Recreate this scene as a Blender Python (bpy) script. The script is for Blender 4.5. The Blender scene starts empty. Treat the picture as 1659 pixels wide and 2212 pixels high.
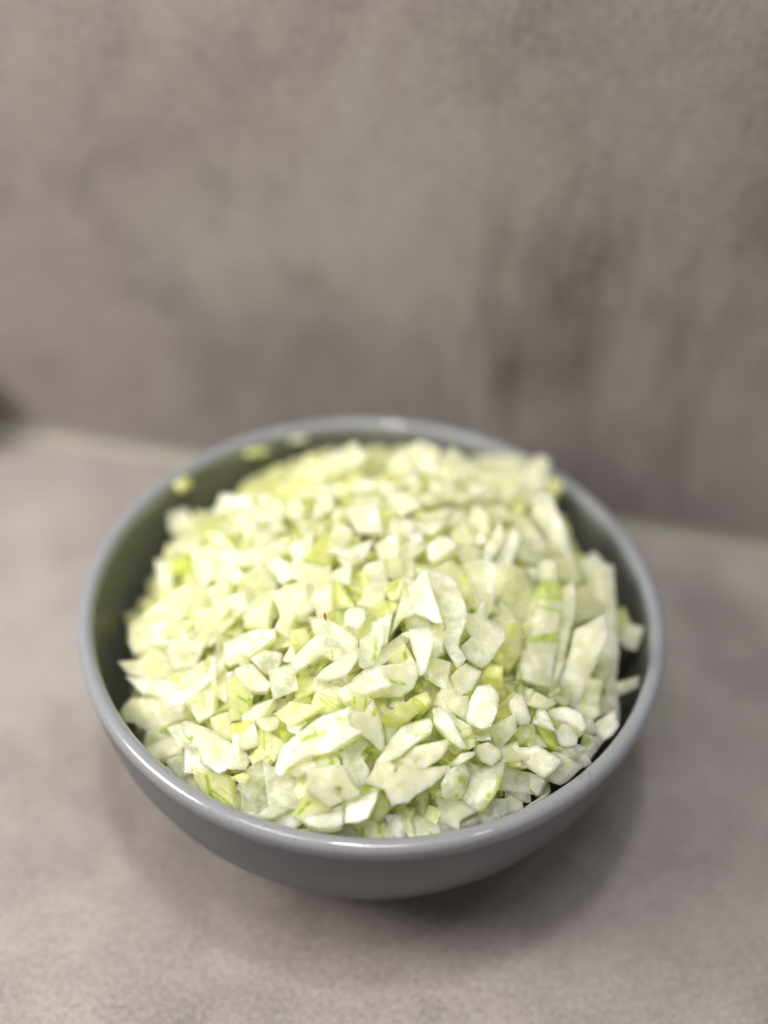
import bpy, bmesh, math, random
from mathutils import Vector, Matrix, Quaternion
from mathutils import noise as mnoise
from mathutils.geometry import delaunay_2d_cdt
sc = bpy.context.scene
COL = sc.collection
MM = 0.001

# ------------------------------------------------------------------ camera
CAM_LOC = (0.00144, -0.23844, 0.31101)
CAM_AXES = ((0.998532, 0.036674, 0.039852), (-0.054159, 0.676168, 0.734754), (0.0, 0.735834, -0.677162))

cam_data = bpy.data.cameras.new('camera')
cam = bpy.data.objects.new('camera', cam_data); COL.objects.link(cam)
m = Matrix((CAM_AXES[0], CAM_AXES[1], [-c for c in CAM_AXES[2]])).transposed().to_4x4()
m.translation = CAM_LOC
cam.matrix_world = m
cam_data.sensor_fit = 'VERTICAL'; cam_data.sensor_height = 24.0
cam_data.lens = 24.0 * 2900.0 / 2212.0
cam_data.clip_start = 0.01; cam_data.clip_end = 50
cam_data.dof.use_dof = True
cam_data.dof.focus_distance = 0.305
cam_data.dof.aperture_fstop = cam_data.lens / 17.0        # a 17 mm pupil
sc.camera = cam

# ------------------------------------------------------------------ light: a dim room, a lamp up to the left, ceiling spots
w = bpy.data.worlds.new('World'); sc.world = w; w.use_nodes = True
bg = w.node_tree.nodes['Background']
bg.inputs['Color'].default_value = (1.0, 0.97, 0.94, 1); bg.inputs['Strength'].default_value = 0.22
def lamp(name, loc, target, size, power, color, shape='DISK', size_y=None):
    l = bpy.data.lights.new(name, 'AREA'); l.shape = shape; l.size = size
    if size_y: l.size_y = size_y
    l.energy = power; l.color = color
    o = bpy.data.objects.new(name, l); COL.objects.link(o); o.location = loc
    o.rotation_euler = (Vector(target) - Vector(loc)).to_track_quat('-Z', 'Y').to_euler()
    return o
lamp('lamp_under_cupboard', (-0.42, -0.12, 0.42), (-.08, 0.11, 0.08), 0.26, 3.5, (1.0, 0.93, 0.86))
lamp('ceiling_spot', (-0.40, -0.25, 1.5), (0, 0, 0), 0.34, 4.0, (1.0, 0.98, 0.95))
lamp('ceiling_spot', (-0.05, -0.10, 1.5), (0, 0, 0), 0.12, 5.6, (1.0, 0.98, 0.95))
lamp('ceiling_spot', (0.05, -0.30, 1.5), (0, 0, 0), 0.34, 4.2, (1.0, 0.98, 0.95))
lamp('ceiling_spot', (0.55, -0.25, 1.5), (0, 0, 0), 0.10, 1.2, (1.0, 0.98, 0.95))
sc.view_settings.view_transform = 'Standard'; sc.view_settings.look = 'None'
sc.view_settings.exposure = 0.10; sc.view_settings.gamma = 1.0
sc.cycles.use_denoising = True
sc.cycles.max_bounces = 12; sc.cycles.diffuse_bounces = 10; sc.cycles.transmission_bounces = 10; sc.cycles.transparent_max_bounces = 6
sc.cycles.use_adaptive_sampling = True; sc.cycles.adaptive_threshold = 0.025

# ------------------------------------------------------------------ helpers
def tag(o, label=None, cat=None, group=None, kind=None):
    if label: o['label'] = label
    if cat: o['category'] = cat
    if group: o['group'] = group
    if kind: o['kind'] = kind
    return o
def link(name, verts, faces, mat, smooth=True, parent=None):
    me = bpy.data.meshes.new(name); me.from_pydata(verts, [], faces); me.update()
    me.materials.append(mat)
    if smooth: me.polygons.foreach_set('use_smooth', [True] * len(me.polygons))
    o = bpy.data.objects.new(name, me); COL.objects.link(o)
    if parent: o.parent = parent
    return o
def lathe(name, prof, mat, loc=(0, 0, 0), seg=160, smooth=True, parent=None):
    """closed or pole-to-pole profile [(r, z)] in mm"""
    V = []; Fc = []; rings = []
    for r, z in prof:
        if r < 1e-6:
            rings.append([len(V)]); V.append((0, 0, z * MM))
        else:
            rings.append(list(range(len(V), len(V) + seg)))
            for i in range(seg):
                a = 2 * math.pi * i / seg; V.append((r * MM * math.cos(a), r * MM * math.sin(a), z * MM))
    for A, B in zip(rings, rings[1:]):
        for i in range(seg):
            j = (i + 1) % seg
            if len(A) == 1: Fc.append((A[0], B[j], B[i]))
            elif len(B) == 1: Fc.append((A[i], A[j], B[0]))
            else: Fc.append((A[i], A[j], B[j], B[i]))
    o = link(name, V, Fc, mat, smooth, parent); o.location = loc
    bm = bmesh.new(); bm.from_mesh(o.data); bmesh.ops.recalc_face_normals(bm, faces=bm.faces); bm.to_mesh(o.data); bm.free()
    return o
class NT:
    """tiny node-tree helper"""
    def __init__(s, name):
        s.mat = bpy.data.materials.new(name); s.mat.use_nodes = True
        s.t = s.mat.node_tree; s.b = s.t.nodes['Principled BSDF']; s.out = s.t.nodes['Material Output']
    def n(s, kind, **kw):
        x = s.t.nodes.new('ShaderNode' + kind)
        for k, v in kw.items():
            if k in x.inputs.keys() if isinstance(k, str) else False: s.set(x.inputs[k], v)
            else: setattr(x, k, v)
        return x
    def set(s, inp, v):
        if hasattr(v, 'links') or isinstance(v, bpy.types.NodeSocket): s.t.links.new(v, inp)
        elif isinstance(v, (tuple, list)) and len(v) == 3 and inp.type == 'RGBA': inp.default_value = (*v, 1)
        else: inp.default_value = v
    def p(s, **kw):
        for k, v in kw.items(): s.set(s.b.inputs[k.replace('_', ' ')], v)
    def mix(s, fac, a, b, mode='MIX'):
        x = s.t.nodes.new('ShaderNodeMix'); x.data_type = 'RGBA'; x.blend_type = mode
        s.set(x.inputs['Factor'], fac); s.set(x.inputs[6], a); s.set(x.inputs[7], b); return x.outputs[2]
    def math(s, op, a, b=0.0, c=None, clamp=False):
        x = s.t.nodes.new('ShaderNodeMath'); x.operation = op; x.use_clamp = clamp
        s.set(x.inputs[0], a); s.set(x.inputs[1], b)
        if c is not None: s.set(x.inputs[2], c)
        return x.outputs[0]
    def noise(s, vec, scale, detail=3.0, rough=.5, dist=0.0):
        x = s.t.nodes.new('ShaderNodeTexNoise'); s.set(x.inputs['Vector'], vec)
        x.inputs['Scale'].default_value = scale; x.inputs['Detail'].default_value = detail
        x.inputs['Roughness'].default_value = rough; x.inputs['Distortion'].default_value = dist
        return x.outputs['Fac']
    def ramp(s, fac, lo, hi, a=0.0, b=1.0):
        x = s.t.nodes.new('ShaderNodeMapRange'); s.set(x.inputs[0], fac)
        x.inputs[1].default_value = lo; x.inputs[2].default_value = hi; x.inputs[3].default_value = a; x.inputs[4].default_value = b
        return x.outputs[0]
    def scaled(s, vec, sc3, off=(0, 0, 0)):
        x = s.t.nodes.new('ShaderNodeMapping'); s.set(x.inputs['Vector'], vec); x.inputs['Scale'].default_value = sc3; x.inputs['Location'].default_value = off
        return x.outputs[0]
    def bump(s, h, strength, dist, normal=None):
        x = s.t.nodes.new('ShaderNodeBump'); s.set(x.inputs['Height'], h); x.inputs['Strength'].default_value = strength; x.inputs['Distance'].default_value = dist
        if normal is not None: s.set(x.inputs['Normal'], normal)
        return x.outputs[0]
    def obj(s): return s.n('TexCoord').outputs['Object']

# ------------------------------------------------------------------ materials
def laminate(name, streak, runs=False, grain=1.0, tone=(.90, .91, .92)):
    k = NT(name); co = k.obj()
    big = k.noise(k.scaled(co, streak), 8, 4, .55, .5)
    mid = k.noise(k.scaled(co, streak), 38, 6, .66, .3)
    fine = k.noise(co, 720, 4, .7)
    hue = k.noise(k.scaled(co, (1, 1, 1), (3.1, 7.7, 1.3)), 13, 3, .5)
    c = k.mix(k.ramp(big, .36, .64), (.165, .148, .139), (.310, .287, .267))
    c = k.mix(k.ramp(hue, .40, .64, 0, .8), c, (.268, .228, .224))
    c = k.mix(k.ramp(mid, .48, .70, 0, .6), c, (.350, .324, .302))
    c = k.mix(k.ramp(mid, .30, .46, .65, 0), c, (.155, .139, .134))
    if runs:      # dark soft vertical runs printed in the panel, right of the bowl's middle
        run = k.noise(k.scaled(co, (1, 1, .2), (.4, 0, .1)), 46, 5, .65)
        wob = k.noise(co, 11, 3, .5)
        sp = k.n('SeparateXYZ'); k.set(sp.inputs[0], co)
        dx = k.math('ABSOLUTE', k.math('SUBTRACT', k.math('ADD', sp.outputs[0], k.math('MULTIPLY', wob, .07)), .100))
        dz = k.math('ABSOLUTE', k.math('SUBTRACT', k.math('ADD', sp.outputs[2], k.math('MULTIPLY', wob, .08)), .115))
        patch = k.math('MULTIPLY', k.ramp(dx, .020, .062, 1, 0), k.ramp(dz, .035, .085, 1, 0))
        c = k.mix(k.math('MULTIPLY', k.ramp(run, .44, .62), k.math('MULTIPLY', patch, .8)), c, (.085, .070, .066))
    c = k.mix(k.ramp(fine, .48, .68, 0, .45 * grain), c, (.46, .43, .405))
    c = k.mix(k.ramp(fine, .34, .47, .42 * grain, 0), c, (.11, .095, .092))
    c = k.mix(1.0, c, tone, 'MULTIPLY')
    k.p(Base_Color=c, Roughness=k.ramp(mid, .3, .7, .46, .58), Specular_IOR_Level=.4,
        Normal=k.bump(k.noise(co, 900, 3, .6), .25, .0004))
    return k.mat
M_COUNTER = laminate('stone_look_laminate', (1, 1, 1), tone=(1.0, 1.0, 1.01))
M_WALL = laminate('stone_look_panel', (1, 1, .75), True, .9)
def ceramic():
    k = NT('grey_glaze'); co = k.obj()
    n = k.noise(co, 60, 4, .6); sp = k.noise(co, 900, 2, .6)
    c = k.mix(k.ramp(n, .3, .7), (.076, .087, .097), (.092, .104, .116))
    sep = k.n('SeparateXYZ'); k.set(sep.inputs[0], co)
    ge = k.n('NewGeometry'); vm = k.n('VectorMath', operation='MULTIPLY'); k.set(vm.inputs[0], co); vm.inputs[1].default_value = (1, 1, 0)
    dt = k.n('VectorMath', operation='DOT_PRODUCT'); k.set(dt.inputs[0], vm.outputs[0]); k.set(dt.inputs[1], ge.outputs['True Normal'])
    c = k.mix(k.ramp(dt.outputs['Value'], -.006, -.002, 1, 0), c, (.135, .140, .128))                # light bounced off the onion, painted on the inside as a paler olive grey
    lipf = k.ramp(k.math('ADD', sep.outputs[2], k.math('MULTIPLY', n, .0022)), .0575, .0605)      # paler grey over the lip
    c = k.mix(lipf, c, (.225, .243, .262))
    c = k.mix(k.ramp(sp, .58, .70, 0, .35), c, (.075, .078, .085))
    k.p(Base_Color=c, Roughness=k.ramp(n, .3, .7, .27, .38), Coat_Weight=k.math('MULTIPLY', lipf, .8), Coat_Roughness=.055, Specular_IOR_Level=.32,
        Normal=k.bump(k.noise(co, 240, 3, .6), .04, .0003))
    return k.mat
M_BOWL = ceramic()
def sealant():
    k = NT('cream_sealant'); n = k.noise(k.obj(), 90, 3)
    k.p(Base_Color=k.mix(n, (.235, .223, .182), (.27, .255, .21)), Roughness=.5); return k.mat
M_SEAL = sealant()
def brown():
    k = NT('dark_brown_glaze'); n = k.noise(k.obj(), 120, 3)
    k.p(Base_Color=k.mix(n, (.26, .115, .075), (.32, .15, .10)), Roughness=.35); return k.mat
M_BROWN = brown()
def onion(name, base, core, sss, radius_mm, stripes, rough=.30, through=0.4, sparkle=1.0, clear=.10):
    k = NT(name); co = k.obj()
    rnd = k.n('ObjectInfo').outputs['Random']
    off = k.n('VectorMath', operation='ADD'); k.set(off.inputs[0], co)
    comb = k.n('CombineXYZ'); k.set(comb.inputs[0], rnd); k.set(comb.inputs[1], k.math('MULTIPLY', rnd, 3.7)); k.set(comb.inputs[2], k.math('MULTIPLY', rnd, 9.1))
    k.set(off.inputs[1], comb.outputs[0]); v = off.outputs[0]
    cloud = k.noise(v, 170, 4, .6, .3)
    c = k.mix(k.ramp(cloud, .36, .64), core, base)
    # every slice a little different
    c = k.mix(k.math('MULTIPLY', k.math('FRACT', k.math('MULTIPLY', rnd, 17.3)), .42), c, core)
    # fine fibre lines along the slice
    fib = k.noise(k.scaled(v, (.12, 1.6, 1)), 900, 3, .6)
    c = k.mix(k.ramp(fib, .56, .72, 0, .28), c, core)
    if stripes:
        wv = k.noise(k.scaled(v, (.10, 1, .5)), 620, 2, .5)
        patch = k.ramp(k.noise(v, 130, 2, .5), .42, .62)
        c = k.mix(k.math('MULTIPLY', k.ramp(wv, .57, .66), k.math('MULTIPLY', patch, stripes)), c, (.30, .46, .05))
    thin = k.n('Attribute', attribute_name='thin').outputs['Fac']                 # the cut edge is thinner and clearer than the core
    c = k.mix(k.math('MULTIPLY', thin, .6), c, core)
    vein = k.n('Attribute', attribute_name='vein').outputs['Fac']
    vv = k.math('MULTIPLY', vein, k.ramp(k.noise(v, 700, 3, .6), .25, .55, .45, 1.0))
    c = k.mix(k.ramp(vv, .02, .45, 0, .75), c, (.62, .74, .16))
    c = k.mix(k.ramp(vv, .40, .98, 0, .72), c, (.27, .42, .035))
    cells = k.n('TexVoronoi'); k.set(cells.inputs['Vector'], v); cells.inputs['Scale'].default_value = 2300
    h = k.math('ADD', k.noise(v, 1500, 3, .65), k.math('MULTIPLY', cells.outputs['Distance'], .6))
    wet = k.noise(v, 260, 3, .6)
    cn = k.bump(h, .9, .00011 * sparkle)
    nrm = k.bump(h, .22 * sparkle, .0003, k.bump(k.noise(v, 300, 2, .5), .12, .0005))
    k.p(Base_Color=c, Roughness=k.ramp(wet, .40, .62, rough - .12, rough + .22), Specular_IOR_Level=.45,
        Subsurface_Weight=sss, Subsurface_Radius=(1.0, .98, .42), Subsurface_Scale=radius_mm * MM,
        IOR=1.36, Coat_Weight=1.0, Coat_Roughness=.07, Coat_IOR=1.6, Coat_Normal=cn, Normal=nrm)
    k.b.subsurface_method = 'RANDOM_WALK'
    tl = k.n('BsdfTranslucent'); k.set(tl.inputs['Color'], c); k.set(tl.inputs['Normal'], nrm)
    mx = k.n('MixShader'); k.set(mx.inputs[0], k.ramp(k.noise(v, 210, 3, .6), .38, .62, through - .16, through + .2))
    k.t.links.new(k.b.outputs[0], mx.inputs[1]); k.t.links.new(tl.outputs[0], mx.inputs[2])
    tp = k.n('BsdfTransparent'); m2 = k.n('MixShader')
    edge = k.math('MULTIPLY', thin, k.ramp(k.noise(v, 300, 3, .6), .35, .65, .30, .62))
    k.set(m2.inputs[0], k.math('MAXIMUM', edge, k.ramp(k.noise(v, 240, 3, .6), .40, .60, clear * .4, clear * 1.5)))
    k.t.links.new(mx.outputs[0], m2.inputs[1]); k.t.links.new(tp.outputs[0], m2.inputs[2])
    k.t.links.new(m2.outputs[0], k.out.inputs['Surface'])
    return k.mat
WHT = (.920, .935, .79); CRM = (.925, .945, .61); YEL = (.89, .93, .34); GRN = (.74, .84, .18)
OM = {
    'W': onion('onion_white_flesh', WHT, (.925, .95, .66), 1, 4, 0, .22, .28, 1.3, .16),
    'P': onion('onion_cream_flesh', (.93, .95, .72), CRM, 1, 4.5, 0, .22, .32, 1.0, .22),
    'Y': onion('onion_yellow_flesh', CRM, YEL, 1, 4.5, .15, .22, .32, 1.0, .16),
    'G': onion('onion_green_veined', (.92, .95, .66), (.90, .94, .46), 1, 4.5, .35, .22, .32, 1.0, .18),
    'T': onion('onion_translucent', (.935, .96, .77), (.93, .955, .70), 1, 5, .05, .16, .36, 1.1, .38),
}
OM['g'] = onion('onion_green_flesh', (.84, .90, .38), GRN, 1, 4.5, .5, .22, .3)
KIND_MAT = {'W': 'W', 'P': 'P', 'Y': 'Y', 'G': 'G', 'T': 'T', 'S': 'W', 'V': 'W', 'D': 'T', 'E': 'T'}

# ------------------------------------------------------------------ the setting
SEAM0 = Vector((0.0126, 0.1088, 0)); SEAM_DIR = Vector((260.2, -39.1, 0)).normalized(); OUT = Vector((SEAM_DIR.y, -SEAM_DIR.x, 0))   # OUT points from the wall to the room
def quad_sheet(name, o, u, v, nu, nv, mat):
    V = [tuple(o + u * (i / nu) + v * (j / nv)) for j in range(nv + 1) for i in range(nu + 1)]
    Fc = [(j * (nu + 1) + i, j * (nu + 1) + i + 1, (j + 1) * (nu + 1) + i + 1, (j + 1) * (nu + 1) + i) for j in range(nv) for i in range(nu)]
    return link(name, V, Fc, mat, False)
def slab(name, o, u, v, wv, mat):
    V = [tuple(o + a * u + b * v + c * wv) for c in (0, 1) for b in (0, 1) for a in (0, 1)]
    Fc = [(0, 2, 3, 1), (4, 5, 7, 6), (0, 1, 5, 4), (2, 6, 7, 3), (0, 4, 6, 2), (1, 3, 7, 5)]
    return link(name, V, Fc, mat, False)
ct = slab('countertop', SEAM0 - SEAM_DIR * .8 - OUT * .03, SEAM_DIR * 1.6, OUT * .66, Vector((0, 0, -.038)), M_COUNTER)
tag(ct, kind='structure')
wl = slab('wall', SEAM0 - SEAM_DIR * .8 + Vector((0, 0, .0005)), SEAM_DIR * 1.6, -OUT * .012, Vector((0, 0, .62)), M_WALL)
tag(wl, kind='structure')
# sealant bead in the joint
V = []; Fc = []; N = 160; K = 7
for i in range(N + 1):
    b = SEAM0 + SEAM_DIR * (-.78 + 1.56 * i / N); s = 4.4 * MM * (1 + .07 * math.sin(i * 1.7) + .05 * math.sin(i * .61))
    for j in range(K + 1):
        a = math.pi / 2 * j / K
        V.append(tuple(b + OUT * (s * (1 - .82 * math.sin(a)) if 0 < j < K else (s if j == 0 else 0.0003)) + Vector((0, 0, (s * (1 - .82 * math.cos(a)) if 0 < j < K else (0.0006 if j == 0 else s))))))
for i in range(N):
    for j in range(K): a = i * (K + 1) + j; Fc.append((a, a + K + 1, a + K + 2, a + 1))
tag(link('sealant_bead', V, Fc, M_SEAL), 'cream sealant bead running along the joint between countertop and wall', 'sealant')

# ------------------------------------------------------------------ grey bowl
outer = [(0, .6), (30, .6), (33.5, 0), (36, 0), (37.5, .8), (40, 2), (48, 6), (56, 13), (63, 22), (68, 31), (71.5, 40), (73.3, 48), (74.3, 54), (74.85, 57.6)]
lip = []
for a in range(-10, 191, 14):
    t = math.radians(a); lip.append((72.9 + 2.1 * math.cos(t), 59.3 + 1.9 * math.sin(t)))
inner = [(70.6, 57), (70.2, 54), (69.4, 48), (67.4, 38), (64.2, 29.5), (59.5, 21), (53, 13.5), (45, 8.5), (34, 6), (18, 5), (0, 4.8)]
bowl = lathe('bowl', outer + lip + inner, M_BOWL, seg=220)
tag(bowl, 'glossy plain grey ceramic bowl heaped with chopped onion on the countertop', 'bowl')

# small dark brown pot, almost wholly outside the left edge
pot = lathe('pot', [(0, .4), (6, .4), (8, 1.5), (9.8, 6), (10.4, 15), (9.6, 25), (8.4, 29.4), (7.4, 30), (6.8, 29), (7.6, 20), (8, 9), (6, 4), (0, 3.4)], M_BROWN, (-0.1488, 0.1205, 0.0), 48)
tag(pot, 'small dark brown rounded pot at the left edge by the joint', 'pot')

# ------------------------------------------------------------------ chopped onion
ONIONS = [
('P',6,(-55.6,-12.1,58),(-0.434,-0.108,-0.286,0.847),(6.2,-1.7,7.4,1.6,1.2,4.6,-7.1,3.4,-9.7,-3,2.3,-4.9),'','rounded yellowish onion chunk bulging from the left side of the heap'),
('W',4,(-54.7,5.8,59.2),(0.655,-0.007,-0.083,0.751),(-4,1.6,-7.4,-0.8,5.1,-3.3,6.2,2.9),'','white onion piece above the yellowish chunk on the left side'),
('W',4,(-43.5,-9.7,68),(0.320,0.075,0.469,-0.820),(3.5,-1.7,3.1,1.9,-0.3,3.2,-5.3,0.6,-0.9,-3.9),'','white onion dice right of the yellowish chunk on the left side'),
('P',4,(-47.6,-8,64.9),(0.640,0.229,0.227,-0.698),(5.9,-0.9,3.1,2.3,-2.8,2.8,-4.6,0.2,-1.6,-4.2),'','creamy onion piece right of the yellowish chunk on the left side'),
('G',4,(-50,5.3,63.4),(0.002,0.030,0.548,-0.836),(2.9,2.5,-4.2,1.9,-1.4,-3,2.7,-1.5),'','small green veined onion dice left of the blurred vivid green piece'),
('G',3,(-45.7,-16.4,65.7),(0.021,0.094,0.235,-0.967),(0.3,2.1,-2.4,-0.8,2.1,-1.2),'','small green veined onion piece right of the yellowish chunk on the left side'),
('W',4,(-44.7,-25.2,64.8),(-0.180,-0.223,-0.400,0.870),(4.6,2.3,-0.7,4.2,-6.5,-0.1,-1.8,-3.1,4.3,-3.3),'','white onion piece left of the narrow white diagonal onion sliver'),
('P',4,(-52.6,-24.9,57.3),(0.077,-0.165,-0.485,0.856),(7.5,2,0.1,2.5,-7.5,2.1,-8.5,-0.6,-4.8,-2.4,2.5,-2.5,10.7,-1),'','long pale onion sliver poking out towards the left inner wall of the bowl'),
('P',4,(-51.9,-28.1,55.1),(0.072,-0.057,-0.255,0.963),(3.2,2.1,-3.7,1.9,-8,-1.8,8.4,-1.7),'','creamy onion sliver below the long pale onion sliver'),
('P',4,(-53.5,-20.9,57.5),(0.022,-0.283,-0.358,0.889),(3.4,1.6,-5.1,2.1,-4.6,-1.1,0.1,-2.7,6.2,0.2),'','creamy onion sliver above the long pale onion sliver'),
('W',4,(-28.6,-28.8,73.1),(-0.174,-0.248,-0.205,0.931),(7.5,0.9,6.2,2.2,2,2.8,-2.1,2.3,-7,1.7,-7.6,-0.4,-4.8,-2.2,0,-3.5,5.7,-3.7),'0.28,-3.7,-0.4,-4.1,-0.2','large smooth whitish onion strip on the left slope above the diagonal sliver'),
('W',4,(-37.7,-34.3,67.4),(-0.415,-0.094,-0.116,0.897),(4.4,1.2,0.4,1,-4.3,1.4,-6.4,-1.2,1.3,-1.1,4.6,-1.3),'','narrow white diagonal onion sliver on the left slope of the heap'),
('W',4,(-33.1,-14.6,72.1),(-0.883,-0.201,0.184,0.381),(-1.9,-2.3,1.5,-2.8,5,0.7,-0.3,3.6,-4.3,0.5),'','white onion piece above the large smooth whitish onion strip'),
('P',4,(-38.5,-21.3,68.5),(-0.246,-0.191,-0.347,0.885),(9,-1.5,2,2.8,-10.4,-0.7,-0.3,-1),'','creamy onion sliver left of the large smooth whitish onion strip'),
('P',4,(-41.9,-30.8,63.5),(-0.294,-0.092,-0.239,0.921),(4.9,1,-2.8,2.8,-4.2,-2,2.2,-1.9),'','creamy onion piece left of the narrow white diagonal onion sliver'),
('P',4,(-34.6,-35.1,66.2),(0.585,-0.033,-0.174,0.792),(-5.7,-0.2,-0.4,-3,4.5,-2.1,1.5,5.1),'','creamy onion dice right of the narrow white diagonal onion sliver'),
('P',4,(-38.1,-10.4,69.5),(0.695,0.159,-0.419,0.562),(-3.7,2.1,-3.1,-3.3,5,-2,2,3.2),'','creamy onion piece above the large smooth whitish onion strip'),
('P',4,(-40.1,-17.3,68.2),(-0.029,-0.323,-0.175,0.930),(5,3.2,-1.5,3.1,-8,-1.3,4.4,-4.8),'','creamy onion piece left of the large smooth whitish onion strip'),
('P',4,(-47.4,-16.9,63.2),(-0.097,0.078,0.416,-0.901),(4.7,1.9,-3,2.3,-3.2,-1.1,1.5,-3.1),'','creamy onion piece above the long pale onion sliver'),
('P',4,(-52.5,-14.1,59.9),(0.836,0.182,0.118,-0.504),(2.8,-2.6,2.5,2.8,-2.7,2.2,-2.6,-2.4),'','small creamy onion dice right of the yellowish chunk on the left side'),
('W',4,(-43.8,-20.6,65.6),(-0.400,0.010,0.216,-0.891),(-0,2.2,-3.2,-0.2,-1,-1.1,1.3,-1.9,2.7,0.5),'','small white onion piece right of the yellowish chunk on the left side'),
('P',4,(-36.7,-3.6,70.6),(-0.078,0.010,0.251,-0.965),(2.2,2.8,-1.9,3.1,-4.8,-0.8,-0.4,-3.8,4.9,-1.2),'','creamy onion piece below the blurred vivid green piece'),
('P',4,(-42.8,0.5,67.5),(-0.421,-0.068,0.217,-0.878),(-2.7,3.2,-3.4,-1.6,1.4,-3.4,4.7,1.9),'','creamy onion dice below the blurred vivid green piece'),
('T',3,(-30.9,-37.4,69),(0.644,0.049,-0.294,0.705),(-3,2.2,-3.6,-0.9,-0.2,-2.6,3.7,-1,3.1,2.2),'','small translucent onion sheet above the slice with short green dashes'),
('P',4,(-12.3,-15.4,79.7),(0.664,-0.102,-0.106,0.733),(-3.4,2.1,-8.8,1.6,-7.6,-2.3,0.1,-2.4,7.2,-2.4,8,1.4,4.5,2.1),'','upright pale onion strip just above the tiny reddish skin shred'),
('Y',4,(-8.5,-16.4,78.7),(-0.569,-0.006,0.146,-0.809),(-3.4,3.2,-4.5,-2.9,4.1,-2,3.8,1.7),'0.19,3.1,-1.4,0.6,-1.9,-3.2,-2','yellow green onion piece right of the upright pale onion strip'),
('Y',4,(-3.8,-11.9,78.1),(-0.424,0.187,0.282,-0.840),(5,2,-2.2,4,-4.6,-1.5,1.8,-4.5),'0.27,-2.5,1.1,-3,2.6','yellow green onion dice above the bright white nub'),
('W',5,(0,-10.4,80.9),(-0.639,-0.221,-0.240,0.696),(3.1,-2.5,2.7,3.7,-4.1,1.8,-1.7,-2.9),'','white onion dice left of the striped fan slice'),
('P',4,(0.2,-16,79.5),(0.558,0.069,0.047,-0.825),(4.7,-2.7,3.6,3.5,-5.2,2,-3.1,-2.9),'','creamy onion piece left of the striped fan slice'),
('W',5,(-4.2,-24.3,79.7),(0.628,0.057,0.031,-0.775),(3.1,-1.7,2.5,-0.5,3.8,1.6,-0.7,2.8,-3.5,1.9,-3.3,-1.4,-1.6,-2.7),'','small bright white onion nub to the right of the tiny reddish skin shred'),
('T',2.6,(-10.5,-33.1,78.1),(-0.203,-0.104,-0.265,0.937),(8.9,2.3,6.2,1.9,0.9,0.8,-0.8,3.3,-6.6,4.1,-7.9,1,-7.4,-0.9,-5.7,-2.3,-2.4,-3.5,0.6,-4,6,-1.8,8.3,-1.1),'0.15,-1.4,1,-0.9,2.7','large translucent curved onion slice with a notch below the reddish skin shred'),
('W',3,(-7.5,-38.4,78),(0.362,-0.027,0.144,-0.921),(5.2,-1,5.6,-0.1,3.4,1.5,-0.8,3,-6.3,0.8,-7.9,-1.2,-1.3,-1.5,2,-1.6),'','glistening narrow onion slice under the notch of the curved slice'),
('T',3,(-10.7,-25.5,77.8),(0.109,-0.000,-0.226,0.968),(2,3,-7.3,-0.1,0.7,-2,4.7,-1.2),'','translucent onion slip above the notched curved slice'),
('G',4,(-8.2,-21.8,77.1),(-0.317,-0.017,0.169,-0.933),(-4,1.1,-0.8,-2.3,2.5,-1.2,2.3,2.4),'','small green veined onion piece left of the bright white nub'),
('T',3,(0.3,-32.7,79.2),(0.577,0.129,0.225,-0.775),(5.1,-1.2,5.3,0.1,3.6,2.2,-1.9,2.2,-6.4,0.7,-5,-0.8,-0.6,-3.2),'0.27,-2.4,0.1,2.3,1.6;0.28,-2.4,0.3,0.5,1.3','tall onion slice with a single long dark green vein near the middle'),
('W',4,(-1.2,-42.8,77.4),(-0.213,-0.094,-0.042,0.972),(5.5,1.9,-6.2,3.1,-5.6,-3.4,6.3,-1.6),'','white onion piece left of the long pale onion block'),
('T',4,(-23.6,-33.2,73.1),(-0.012,0.060,0.350,-0.935),(0.5,3.2,-2.4,1.8,-3.4,-2,0.9,-2.7,4.4,-0.3),'','translucent onion dice right of the large smooth whitish onion strip'),
('W',5,(-27,-37.9,71.4),(0.274,-0.039,-0.188,0.942),(2.6,2.7,-1.1,2.6,-4.6,0.5,-4.7,-1.7,2.2,-3.5,5.5,-0.5),'','rounded white onion dice on the left slope beside the diagonal sliver'),
('T',4,(-19.6,-38.5,72.7),(-0.606,-0.222,-0.155,0.747),(4.9,-1.2,1.2,4.2,-4.6,1.2,-1.5,-4.1),'','translucent onion dice left of the deep yellow sunken dice'),
('G',4,(-20.6,-26.8,73.7),(-0.020,-0.265,-0.276,0.924),(3.7,2.1,-3.7,2,-2.8,-2,2.8,-2.1),'0.48,1.7,-1.9,1.4,-1.4','small green veined onion piece right of the large smooth whitish onion strip'),
('P',4,(-20.2,-24.1,76.8),(0.629,0.142,0.232,-0.728),(2.2,-2.4,3.9,1.6,-2.2,1.8,-3.9,-1),'','small creamy onion piece right of the large smooth whitish onion strip'),
('Y',4,(-16.6,-27.2,74.6),(-0.518,-0.039,-0.324,0.791),(4.8,0.6,-1.4,2.9,-3.1,-0.3,-0.3,-3.2),'','small yellow green onion dice left of the notched curved slice'),
('P',4,(-18.6,-32.3,74.6),(-0.537,-0.199,-0.231,0.786),(1.8,-1.3,1.7,0.8,-0.7,1.3,-2.8,-0.7),'','small creamy onion piece above the deep yellow sunken dice'),
('Y',4,(-14.3,-36.4,70.8),(-0.577,0.004,-0.022,0.817),(1,-3.3,5.9,-0.1,2.1,3.6,-1.4,2.1,-6.2,1.5,-1.6,-3.5),'0.24,0.6,-2.8,-0.3,-2.4','deep yellow onion dice sunk in the hollow below the curved slice'),
('P',4,(-19.3,-17.7,76.5),(-0.629,-0.148,0.266,-0.715),(-4.1,2.9,-5,-3.6,5.6,-4.1,3.5,4.8),'','creamy onion dice left of the upright pale onion strip'),
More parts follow.
